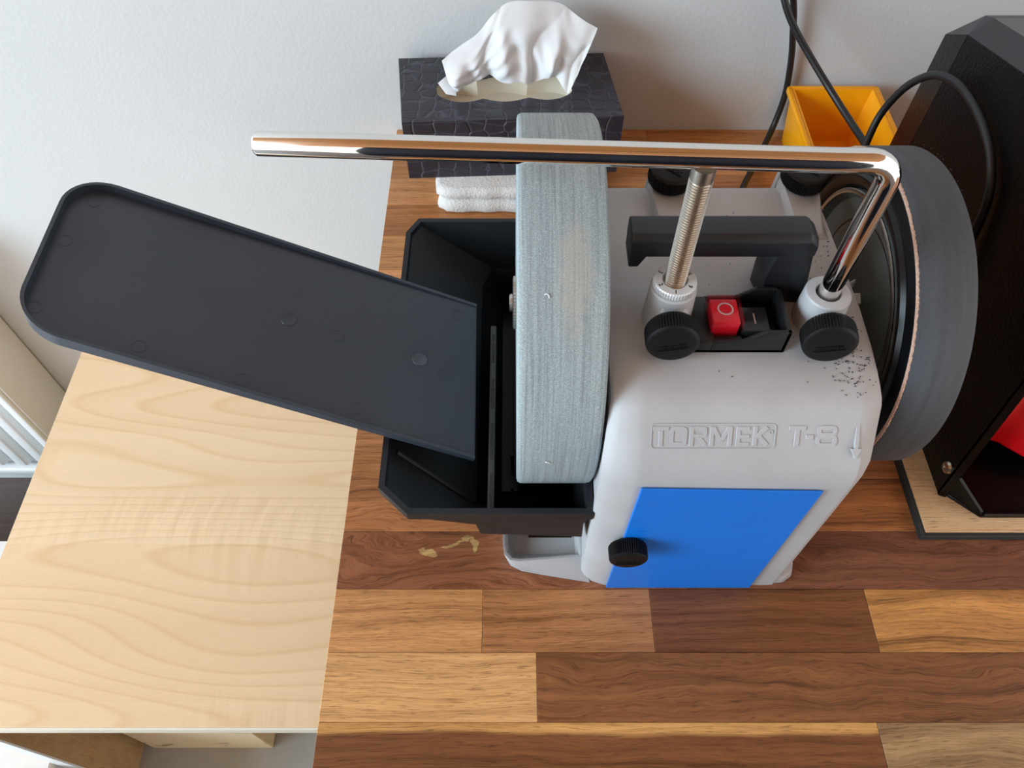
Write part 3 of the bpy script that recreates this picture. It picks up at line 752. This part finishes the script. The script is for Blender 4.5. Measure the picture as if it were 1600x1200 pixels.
seg(m, (-0.8, h0), (-0.8, h1), t, FL); seg(m, (9.6, h0), (9.6, h1), t, FL)                                             # M
seg(m, (-0.3, h1 - 0.4), (4.4, -3.0), t, FL); seg(m, (4.4, -3.0), (9.1, h1 - 0.4), t, FL)
seg(m, (14.2, h0), (14.2, h1), t, FL)                                                                                  # E
for yy in (h1 - t / 2, 0, h0 + t / 2): seg(m, (14.2, yy), (20.6, yy), t * 0.92, FL)
seg(m, (23.8, h0), (23.8, h1), t, FL); seg(m, (24.6, 0), (30.6, h1 - 0.5), t, FL); seg(m, (25.4, 0.6), (31.0, h0 + 0.5), t, FL)       # K
oring(m, 32.6, 2.6, 2.6, 2.6, 0.5, 1.2, FL)
mk('embossing', m, BODY, body, label='embossed name TORMEK in a rounded frame', flat=True)
m = M()
seg(m, (42.6, 5.0), (52.4, 5.0), 2.8, FL, 0.5); seg(m, (47.6, -6.0), (47.6, 4), 2.8, FL, 0.5)
seg(m, (52.6, -0.4), (57.0, -0.4), 2.8, FL, 0.5)
oring(m, 64.4, 3.2, 11.4, 6.6, 2.3, 2.9, FL, 0.5); oring(m, 64.4, -2.7, 12.4, 7.4, 2.4, 3.3, FL, 0.52)
mk('embossing', m, BODY, body, label='embossed T-8', flat=True)
# rotation arrow on the right chamfer
(a0, n0), (a1, n1) = body_hit(1345, 643), body_hit(1334, 710)
FA = frame(((a0 + a1) / 2)[:], (n0 + n1).normalized(), (a0 - a1))
m = M(); m.solid([FA @ Vector(p) for p in ((14, -1, -0.8), (-9, -1, -0.8), (-9, 1, -0.8), (14, 1, -0.8), (14, -1, 0.9), (-9, -1, 0.9), (-9, 1, 0.9), (14, 1, 0.9))], [(0, 3, 2, 1), (4, 5, 6, 7), (0, 1, 5, 4), (1, 2, 6, 5), (2, 3, 7, 6), (3, 0, 4, 7)])
m.solid([FA @ Vector(p) for p in ((-9, -3.2, -0.8), (-15, 0, -0.8), (-9, 3.2, -0.8), (-9, -3.2, 0.9), (-15, 0, 0.9), (-9, 3.2, 0.9))], [(0, 2, 1), (3, 4, 5), (0, 1, 4, 3), (1, 2, 5, 4), (2, 0, 3, 5)])
mk('arrow', m, BODY, body, label='embossed arrow pointing down')

# front sleeves
def sleeve(x, y, ztop, name='rest_sleeve'):
    m = M(); F = frame((x, y, 0), (0, 0, 1), (1, 0, 0))
    m.lathe([(14.6, 214), (13.2, ztop - 1.2), (12.4, ztop - 0.2), (11.8, ztop), (7.6, ztop), (7.2, ztop - 0.5), (7.2, ztop - 24), (0, ztop - 24)], F, 40)
    # front boss that takes the locking screw
    m.loft([[(x - 14, y + 2, 212), (x - 11, y - 24, 212), (x + 11, y - 24, 212), (x + 14, y + 2, 212)],
            [(x - 12.6, y + 2, ztop - 13), (x - 8.5, y - 16.5, ztop - 15), (x + 8.5, y - 16.5, ztop - 15), (x + 12.6, y + 2, ztop - 13)],
            [(x - 11.5, y + 1, ztop - 4), (x - 6, y - 11.5, ztop - 5), (x + 6, y - 11.5, ztop - 5), (x + 11.5, y + 1, ztop - 4)]], True, True, 1.0, 2)
    return mk(name, m, BODY, gr, angle=30)
LX, RX, SY = 91.5, 181.0, 291.5
sleeve(LX, SY, 248.5); sleeve(RX, SY, 243)
knob((89.5, 259.5, 235.0), (-0.04, -1, 0.05), (1, 0, 0.26))
knob((177.5, 259.5, 234.0), (-0.10, -1, 0.05), (1, 0, 0.26))
# rear sleeves with their knobs
for x in (104.5, 193.0):
    m = M(); z0 = 217
    m.loft([[(x - 15, 352, z0), (x - 13, 408, z0), (x - 9, 418, z0), (x + 9, 418, z0), (x + 13, 408, z0), (x + 15, 352, z0)],
            [(x - 7, 360, 221.8), (x - 11.5, 396, 228), (x - 8, 415, 227), (x + 8, 415, 227), (x + 11.5, 396, 228), (x + 7, 360, 221.8)]], True, True, 1.0, 2)
    m.loft([[(x - 13, 413, 170), (x - 13, 422, 170), (x + 13, 422, 170), (x + 13, 413, 170)], [(x - 11, 413, 226), (x - 11, 418, 226), (x + 11, 418, 226), (x + 11, 413, 226)]], True, True, 1.0, 2)
    mk('rear_sleeve', m, BODY, gr, angle=30)
    knob((x + 1, 401, 241.5), (0.02, -0.14, 1), (0.8, -0.62, 0) if x < 150 else (0.9, -0.5, 0))

# carrying handle
m = M()
sec = lambda x, dz=0, y0=304.5, y1=325, z0=257.5, z1=272.5: [(x, y0, z0 + dz), (x, y0, z1 - 3.5 + dz), (x, y0 + 3.5, z1 + dz), (x, y1 - 3, z1 + dz), (x, y1, z1 - 3 + dz), (x, y1, z0 + dz)]
m.loft([sec(66.5), sec(69), sec(150), [(166, 304.5, 257.5), (166, 304.5, 269), (166, 308, 272.5), (166, 322, 272.5), (166, 325, 269.5), (166, 325, 257.5)], [(171.5, 305.5, 257), (171.5, 305.5, 264), (171.5, 309, 267.5), (171.5, 321, 267.5), (171.5, 324, 264.5), (171.5, 324, 257)]], True, True, 0.9, 2)
m.loft([[(66.5, 304, 250), (72, 304, 250), (72, 323, 250), (66.5, 323, 250)], [(66.5, 304.4, 258.5), (76.5, 304.4, 258.5), (76.5, 324, 258.5), (66.5, 324, 258.5)]], True, True, 0.8, 2)
m.loft([[(150, 305, 219.2), (174, 303, 219.2), (178, 307, 219.2), (178, 338, 219.2), (155, 338, 219.2), (147, 322, 219.2)],
        [(148, 304.8, 240), (171, 304.2, 240), (174.5, 308, 240), (174, 332, 240), (151, 332, 240), (145, 320, 240)],
        [(150, 304.6, 260), (168, 304.6, 260), (171.3, 308, 260), (171, 324.5, 260), (152, 324.5, 260), (148, 318, 260)]], True, True, 1.0, 2)
m.lathe([(0, 2.5), (4.5, 2.2), (5, 0)], frame((171.5, 318, 252), (1, 0, 0)), 20)
mk('handle', m, HANDLE_PL, gr, angle=32, label='black plastic carrying handle')

# switch
m = M()
x0, x1, y0, y1, zb = 104, 157.5, 267, 302, 217.3
m.box(x0, x1, y0, y1, zb, 221, 0.8)                     # floor
m.box(x0, 116, y0, y1, zb, 227.5, 1.2)                      # low left block
m.prism([(x0 + 10, zb), (x1, zb), (x1, 236), (x1 - 14, 236), (x0 + 28, 228), (x0 + 10, 227.5)], 'y', y0, y0 + 2.6, 0.5)
m.prism([(x0 + 10, zb), (x1, zb), (x1, 236), (x1 - 14, 236), (x0 + 28, 228), (x0 + 10, 227.5)], 'y', y1 - 2.6, y1, 0.5)
m.box(x1 - 2.6, x1, y0, y1, zb, 236, 0.5)
m.box(112, 132, y0 + 2.4, 273, zb, 226.5, 0.5); m.box(112, 132, 292, y1 - 2.4, zb, 226.5, 0.5)
m.box(100.8, 104.5, 276, 290, zb, 225, 1.2)
sw = mk('switch_housing', m, BLACK_PL, gr, label='black plastic switch housing')
m = M(); m.box(114.2, 129.8, 274.2, 292, 221, 236.2, 0.8); mk('stop_button', m, RED_PL, sw, label='red stop button with a ring mark')
Fz = frame((122.4, 284.5, 236.25), (0, 0, 1), (1, 0, 0))
m = M(); m.lathe([(4.6, 0), (4.6, 0.12), (3.7, 0.12), (3.7, 0)], Fz, 40, closed=True); mk('ring_mark', m, WHITE_INK, sw)
m = M(); m.box(132.5, 148.5, 274, 292, 221, 229, 0.6); mk('start_button', m, DARKBTN, sw, label='dark grey start button with a bar mark')
m = M(); m.box(140.2, 141.0, 279.5, 287.0, 229.05, 229.2); mk('bar_mark', m, WHITE_INK, sw)
def cap(x0, x1, y0, y1, z0, z1, t=0.8):
    m = M()
    lo = [(x0, y0), (x1, y0), (x1, y1), (x0, y1)]; li = [(x0 + t, y0 + t), (x1 - t, y0 + t), (x1 - t, y1 - t), (x0 + t, y1 - t)]
    A = [P3(lo, z0), P3(lo, z1 - 0.8), P3(li, z1)]
    vs = [p for l in A for p in l]; fs = []
    for a in (0, 1):
        for i in range(4): j = (i + 1) % 4; fs.append((a * 4 + i, a * 4 + j, a * 4 + 4 + j, a * 4 + 4 + i))
    fs += [(8, 9, 10, 11)]
    m.add(vs, fs)
    return m
mk('button_cover', cap(112.8, 131.2, 272.8, 293.4, 221.5, 239), CLEAR, sw, flat=True, label='clear flexible cover over the stop button')
mk('button_cover', cap(131.6, 149.8, 272.8, 293.4, 221.5, 230.8), CLEAR, sw, flat=True, label='clear cover over the start button')

# stone wheel
FW = frame((WX_, WY_, WZ_), (1, 0, 0), (0, 1, 0))
m = M(); R = 125.0
m.lathe([(14, 0), (R - 3.2, 0), (R - 1.2, 0.6), (R - 0.1, 2.4), (R, 5), (R, 46), (R - 0.4, 48.5), (R - 2.2, 50), (14, 50)], FW, 200, closed=True)
wheel_hit = hitter(m)
wheel = mk('grinding_wheel', m, STONE, gr, angle=40, label='blue-grey stone grinding wheel')
m = M(); m.lathe([(0, -4.8), (5.5, -4.8), (6.2, -4.2), (6.2, -2.6), (16.5, -2.6), (18.4, -2.0), (18.4, 1.5), (0, 1.5)], FW, 96, flute=((5, 6), 0.5)); mk('shaft_nut', m, STEEL, wheel, label='knurled steel quick-lock nut')
m = M(); m.tube([(-1.5, WY_, WZ_), (230, WY_, WZ_)], 6); mk('shaft', m, STEEL, gr)
m = M(); random.seed(11)
for (px, py) in ((855, 462), (856, 722)):
    c, nn = wheel_hit(px, py); F = frame((c + nn * 0.1)[:], nn[:], (1, 0, 0))
    m.tube([F @ Vector((-1.5, 0.4, 0.1)), F @ Vector((-0.3, 0.9, 0.6)), F @ Vector((0.9, -0.1, 0.5)), F @ Vector((1.1, -1.3, 0.1))], 0.33, 6, smooth=3)
o = mk('stone_crumb', m, WHITE_LAM, wheel, label='pale crumbs stuck on the stone'); tag(o, kind='stuff')

# leather honing wheel
FH = frame((227.0, WY_ - 2, WZ_ - 1.5), (1, 0, 0), (0, 1, 0))
RL = 107.2
m = M(); m.lathe([(RL - 3.4, 0.3), (RL - 0.3, 0.3), (RL, 0.8), (RL, 33), (RL - 0.4, 33.6), (RL - 3.4, 33.6)], FH, 200, closed=True)
hone = mk('honing_wheel', m, LEATHER, gr, angle=40, label='dark leather covered honing wheel')
m = M(); n = 720; vs = []; fs = []; random.seed(5)
rr = [random.uniform(-0.5, 0.5) for _ in range(n)]
for i in range(n):
    a = 2 * PI * i / n; q = rr[i] * 0.5 + rr[(i * 7) % n] * 0.3
    for r, h in ((RL - 2.4 + q * 0.3, -0.1), (RL - 0.2 + q * 0.7, -0.1), (RL - 0.1 + q * 0.3, 0.9), (RL - 2.4, 0.9)):
        vs.append(FH @ Vector((r * math.cos(a), r * math.sin(a), h)))
for i in range(n):
    j = (i + 1) % n
    for k in range(4): l = (k + 1) % 4; fs.append((i * 4 + k, j * 4 + k, j * 4 + l, i * 4 + l))
m.add(vs, fs); mk('leather_edge', m, TANLEATHER, hone, label='frayed tan cut edge of the leather')
m = M(); random.seed(9)
for i in range(120):
    a = random.uniform(0, 2 * PI); F = frame((260.2, WY_ + RL * math.cos(a), WZ_ + RL * math.sin(a)), (0, math.cos(a), math.sin(a)), (1, 0, 0))
    l = random.uniform(0.2, 0.6); dx = random.uniform(-0.3, 0.8)
    m.add([F @ Vector((-0.2, -0.15, -0.3)), F @ Vector((0.2, 0.2, -0.3)), F @ Vector((0.2, -0.2, -0.2)), F @ Vector((dx, 0, l))], [(0, 1, 3), (1, 2, 3), (2, 0, 3)])
o = mk('leather_fibre', m, LEATHER, hone, label='fine frayed fibres'); tag(o, kind='stuff')
m = M(); m.lathe([(79, 6), (82, 1.0), (86, -1.2), (89.5, -1.2), (91.5, 1.2), (94, 1.8), (95, 0.4), (RL - 3.2, 0.4), (RL - 2.5, 1.0), (RL - 3.5, 32.5), (20, 32.5), (20, 12)], FH, 160, closed=True)
mk('wheel_rim', m, RIMBLACK, hone, label='glossy black plastic rim')
m = M(); m.lathe([(0, 9), (24, 9), (60, 8), (74, 5), (76.2, 1.6), (77.6, -0.2), (79.4, -0.4), (80.2, 0.6), (80, 7.5), (0, 12)], FH, 128)
mk('drive_plate', m, GREYPLATE, hone, angle=25, label='satin grey metal drive plate with a bright edge')
m = M(); m.lathe([(77.2, -0.6), (79.0, -0.9), (80.4, -0.3), (80.0, 1.2), (77.4, 1.0)], FH, 160, closed=True); mk('plate_edge', m, STEEL, hone, label='bright steel edge of the plate')
m = M()
def plate(pts, t=0.8):
    p = [Vector(q) for q in pts]; nr = (p[1] - p[0]).cross(p[2] - p[0]).normalized() * t
    n = len(p); m.add(p + [q + nr for q in p], [tuple(range(n))[::-1], tuple(range(n, 2 * n))] + [(i, (i + 1) % n, n + (i + 1) % n, n + i) for i in range(n)])
def U(px, py, x):
    a = (px - 800) / 1200; b = (600 - py) / 1200; c_, s_ = math.cos(PITCH), math.sin(PITCH); t = x / a
    return V(x, t * (c_ + b * s_), CAM_H + t * (-s_ + b * c_))
plate([U(1318, 447, 215), U(1337, 437, 224), U(1335, 447, 224), U(1318, 462, 215)])
plate([U(1324, 458, 216), U(1344, 458, 224), U(1345, 474, 224), U(1325, 474, 216)])
plate([U(1325, 474, 216), U(1345, 474, 224), U(1339, 482, 226), U(1327, 484, 219)])
plate([U(1328, 486, 217), U(1343, 490, 224), U(1346, 499, 224), U(1331, 497, 217)])
m.tube([U(1322, 470, 213), U(1332, 468, 235)], 4.0, 12)
mk('drive_clip', m, ALU, gr, label='small bright steel clip', flat=True)

# water trough
TZ = 115.0
rim_o = [(-68.5, 213), (-89, 232), (-89, 470), (-79.5, 486.5), (53.4, 486.5), (53.4, 213), (-29, 213)]
def inset(poly, d):
    out = []; n = len(poly); A = sum(poly[i][0] * poly[(i + 1) % n][1] - poly[(i + 1) % n][0] * poly[i][1] for i in range(n))
    sg = 1 if A > 0 else -1
    for i in range(n):
        p0, p1, p2 = Vector(poly[i - 1]), Vector(poly[i]), Vector(poly[(i + 1) % n])
        e1 = (p1 - p0).normalized(); e2 = (p2 - p1).normalized()
        n1 = Vector((-e1.y, e1.x)) * sg; n2 = Vector((-e2.y, e2.x)) * sg
        b = (n1 + n2).normalized(); out.append(tuple(p1 + b * (d / max(b.dot(n1), 0.3))))
    return out
ri = inset(rim_o, 4.0)
lip = inset(rim_o, -0.0)
out1 = inset(rim_o, 1.6)
# outer shell rings from the rim downwards, then inner ones
o_mid = [(-46, 244, 74), (-46, 254, 74), (-46, 455, 74), (-22, 481.5, 56), (46, 481.5, 82), (46, 216, 87), (-6, 216, 87)]
o_bot = [(-12, 258), (-12, 262), (-12, 474), (-4, 477), (46, 477), (46, 262), (-4, 262)]
i_mid = [(-26, 232, 69), (-26, 246, 66), (-26, 456, 64), (-17, 476.5, 64), (49.5, 477.5, 64), (49.5, 219, 64), (-22, 219.5, 68)]
i_low = [(-24.5, 236), (-24.5, 247), (-24.5, 454), (-16, 474), (48.5, 474), (48.5, 221), (-18, 225)]
i_bot = [(-6, 262), (-6, 268), (-6, 468), (0, 471), (43, 471), (43, 262), (0, 262)]
rings = [P3(o_bot, 30), o_mid, P3(out1, TZ - 9), P3(rim_o, TZ - 8.6), P3(rim_o, TZ), P3(ri, TZ), P3(inset(rim_o, 5.0), TZ - 4), i_mid, P3(i_low, 59), P3(i_bot, 33)]
m = M(); m.loft(rings, True, True)
trough = mk('water_trough', m, TROUGH_PL, gr, angle=25, label='black plastic water trough')
m = M(); m.box(-17.0, -12.5, 226, 388, 58, 92, 0.5); mk('level_rib', m, plain('rib_plastic', '#3a3d3c', 0.5), trough, label='rib with water level lettering')
m = M()
for yy, t_ in ((365, 'MAX VATTENNIVA'), (322, 'MAX WATERLEVEL'), (281, 'MAX WASSERSTAND'), (240, 'NIVEAU D\'EAU MAX')):
    m.text(t_, 3.3, 0.2, frame((-14.7, yy, 92.1), (0, 0, 1), (0, -1, 0)))
mk('level_lettering', m, INK, trough, label='dark embossed water level lettering')
for yy in (258, 285):
    m = M(); m.box(-1, 1.5, yy, yy + 4, 46, 62, 0.5); mk('trough_rib', m, TROUGH_PL, trough)
m = M(); m.tube([(-80, 263, 107.5), (-27, 244, 66.5)], 2.6, 8); mk('trough_rib', m, TROUGH_PL, trough)
m = M(); m.box(-8, 45, 264, 466, 44, 45); 
wat = mk('trough_water', m, plain('dark_water', '#040404', 0.25, var=0.02, Specular_IOR_Level=0.15), trough, label='dark water')

# tool rest (universal support)
m = M(); bar = []
ZB_ = 336.5
bp = [V(-122, 301, 338.0)] + [V(178, 289.5, ZB_)]
pts = [V(-122.5, 301.5, 338.0), V(-60, 299, 337.8), V(40, 295, 337.4), V(150, 290.8, 336.8)]
cx_, cz_, rb = RX - 13.5, ZB_ - 13.5 + 0.2, 13.5
for k in range(0, 10):
    a = PI / 2 - k * PI / 18; pts.append(V(cx_ + rb * math.cos(a), 290.6, cz_ + rb * math.sin(a)))
pts += [V(RX, 291.2, 300), V(RX, SY, 262), V(RX, SY, 226)]
pts = [pts[0], pts[0].lerp(pts[1], 0.02)] + pts[1:]
m.tube(pts, [5.1, 6.0] + [6.0] * (len(pts) - 2), 40)
rest = mk('tool_rest', m, CHROME, gr, angle=50, label='chromed L-shaped tool rest bar')
m = M(); prof = [(0, 226), (5.4, 226)]; z = 227.0
while z < 324: prof += [(4.7, z), (6.0, z + 0.75), (6.0, z + 1.0), (4.7, z + 1.75)]; z += 1.75
prof += [(5.1, z), (5.9, z + 0.6), (5.9, 333), (0, 333)]
m.lathe(prof, frame((LX, SY, 0), (0, 0, 1), (1, 0, 0)), 40)
mk('threaded_leg', m, STEEL, rest, angle=20, label='threaded steel leg')
FN = frame((LX, SY, 248.7), (0, 0, 1), (1, 0, 0))
m = M(); m.lathe([(6.3, 0), (11.6, 0), (12.4, 0.6), (12.4, 4.0), (11.6, 4.9), (7.4, 4.9), (6.3, 4.0)], FN, 100, closed=True, flute=((2, 3), 0.5))
nut = mk('adjusting_nut', m, ALU, rest, angle=30, label='white-faced numbered adjusting nut')
m = M()
for i in range(6):
    a = math.radians(-95 + 60 * i); q = ['1', '6', '5', '4', '3', '2'][i]
    m.text(q, 3.6, 0.1, frame((LX + 9.5 * math.cos(a), SY + 9.5 * math.sin(a), 253.62), (0, 0, 1), (-math.sin(a), math.cos(a), 0)), bold=0.08)
mk('number_mark', m, INK, rest, label='black numbers 1 to 6')

# swarf on the housing
def topz(y):
    for (a, za), (b, zb2) in zip(front, front[1:]):
        if a <= y <= b and b > a: return za + (zb2 - za) * (y - a) / (b - a)
    return 220
m = M(); random.seed(21)
for i in range(190):
    if i < 110: x = random.gauss(196, 8); y = random.gauss(262, 13)
    elif i < 150: x = random.gauss(195, 5); y = random.uniform(290, 385)
    else: x = random.uniform(80, 200); y = random.uniform(240, 380)
    if x > 208 or x < 75 or y < 235 or y > 395: continue
    z = topz(y) - (1.6 if x > 202 else 0) * 0.5 + 0.25; a = random.uniform(0, PI); l = random.uniform(0.3, 1.1) * (0.6 if i >= 150 else 1); w = 0.28
    F = frame((x, y, z), (random.uniform(-.2, .2), random.uniform(-.2, .2), 1), (math.cos(a), math.sin(a), 0))
    m.add([F @ Vector(p) for p in ((-l, -w, 0), (l, -w * 0.6, 0.1), (l * 0.8, w, 0.3), (-l * 0.7, w, 0.1), (0, 0, 0.6))], [(0, 1, 4), (1, 2, 4), (2, 3, 4), (3, 0, 4), (3, 2, 1, 0)])
o = mk('metal_shavings', m, INK, None, origin=(196, 262, 217), flat=True); tag(o, 'dark metal shavings scattered on the silver housing of the grinder', 'shavings', kind='stuff')
m = M(); random.seed(4)
for i in range(10):
    F = frame((203 + random.gauss(0, 1.3), 384 + random.gauss(0, 1.5), 221.2), (0, 0, 1), (math.cos(i), math.sin(i), 0))
    m.add([F @ Vector(p) for p in ((-1.2, -.5, 0), (1.2, -.3, 0), (.8, .6, .3), (-.9, .5, .1), (0, 0, 1.0))], [(0, 1, 4), (1, 2, 4), (2, 3, 4), (3, 0, 4), (3, 2, 1, 0)])
o = mk('pale_crumbs', m, TANLEATHER, None, origin=(203, 384, 221), flat=True); tag(o, 'little heap of pale tan crumbs beside the right rear knob', 'crumbs', kind='stuff')

# ------------------------------------------------------------------ drip tray resting on the trough
TL, TR, BR, BL = V(-317.0, 440, 205.0), V(-26.2, 397, 113.6), V(-24.0, 258, 111.2), V(-314.8, 301.5, 203.0)
uv = (TR - TL); vv = (BL - TL); nr = vv.cross(uv).normalized()
if nr.z < 0: nr = -nr
def tp(u, v, h=0): return TL + uv * u + vv * v + nr * h
def rounded(r_u, r_v, ins_u, ins_v, k=10):
    u0, u1, v0, v1 = ins_u, 1.0, ins_v, 1 - ins_v
    pts = []
    pts.append((u1, v0))
    for i in range(k + 1): a = PI / 2 * i / k; pts.append((u0 + r_u - r_u * math.sin(a), v0 + r_v - r_v * math.cos(a)))
    for i in range(k + 1): a = PI / 2 * i / k; pts.append((u0 + r_u - r_u * math.cos(a), v1 - r_v + r_v * math.sin(a)))
    pts.append((u1, v1))
    return pts
A = rounded(0.105, 0.22, 0, 0); B = rounded(0.092, 0.196, 0.0085, 0.0185)
tray = empty('drip_tray', (-88, 330, 116), 'long black plastic tray with a raised rim sloping down into the water trough', 'tray')
m = M(); m.loft([[tp(u, v, -9.5) for u, v in A], [tp(u, v, 0) for u, v in A], [tp(u, v, 0) for u, v in B], [tp(u, v, -6.5) for u, v in B]], False, False)
nA = len(A)
# floor, underside; cut the rim lower where the tray enters the trough
m.add([tp(u, v, -6.5) for u, v in B], [tuple(range(nA))]); m.add([tp(u, v, -9.5) for u, v in A], [tuple(range(nA))[::-1]])
m.v = [p - nr * 5.6 if ((p - TL).dot(uv) / uv.dot(uv) > 0.93 and (p - TL).dot(nr) > -1) else p for p in m.v]
mk('tray_shell', m, TRAY_PL, tray, angle=30)
for (px, py) in ((451, 499), (656, 562)):
    a = (px - 800) / 1200; b = (600 - py) / 1200; c_, s_ = math.cos(PITCH), math.sin(PITCH)
    ry = V(a, c_ + b * s_, -s_ + b * c_); o_ = tp(0, 0, -6.4); t = (o_ - V(0, 0, CAM_H)).dot(nr) / ry.dot(nr); c = V(0, 0, CAM_H) + ry * t
    F = frame(c[:], nr, uv)
    m = M(); m.lathe([(5.6, 0), (5.3, 0.35), (4.4, 0.1), (0, 0.06)], F, 28); mk('screw_plug', m, plain('plug_%d' % px, '#31363e' if px < 500 else '#454a52', 0.35), tray, label='round plug in the tray floor')
for (u, v) in ((0.06, 0.12), (0.035, 0.42), (0.03, 0.85), (0.47, 0.92), (0.25, 0.9), (0.95, 0.12), (0.92, 0.55), (0.955, 0.9), (0.72, 0.9), (0.66, 0.5)):
    F = frame(tp(u, v, -6.45)[:], nr, uv); m = M(); m.lathe([(4.8, 0), (4.8, 0.12), (4.4, 0.12), (4.4, 0)], F, 28, closed=True)
    mk('mould_mark', m, TRAY_PL, tray, label='faint moulded circles')

# ------------------------------------------------------------------ cables
def yx(px, py, y): return unproj_y(px, py, y)
c1 = empty('power_cable', (250, 740, 0), 'black power cable hanging in a loop down the wall behind the grinder', 'cable')
m = M()
m.tube([yx(1150, 330, 600), yx(1160, 295, 640), yx(1180, 255, 690), yx(1205, 205, 738), yx(1226, 150, 748), yx(1236, 95, 748), yx(1239, 50, 746), yx(1240, 10, 744), yx(1236, -40, 740), yx(1228, -60, 736), yx(1222, -35, 726), yx(1227, 5, 716), yx(1242, 45, 706), yx(1268, 92, 690), yx(1300, 145, 665), yx(1330, 192, 632), yx(1352, 226, 600), yx(1364, 252, 565), yx(1370, 290, 525), yx(1372, 345, 480)], 3.4, 14, smooth=6)
mk('cord', m, CABLE, c1, angle=60)
def xx(px, py, x): return tuple(U(px, py, x))
c2 = empty('machine_cable', (330, 500, 8), 'black cable arching in front of the left side of the black machine', 'cable')
m = M()
m.tube([xx(1340, 262, 300), xx(1353, 225, 308), xx(1375, 180, 316), xx(1408, 142, 322), xx(1440, 122, 328), xx(1468, 118, 333), xx(1498, 132, 337), xx(1525, 170, 340), xx(1543, 218, 341.5), xx(1549, 265, 341.5), xx(1544, 310, 341.5), xx(1528, 352, 341), xx(1505, 395, 339), xx(1480, 440, 336)], 3.2, 14, smooth=6)
mk('cord', m, CABLE, c2, angle=60)
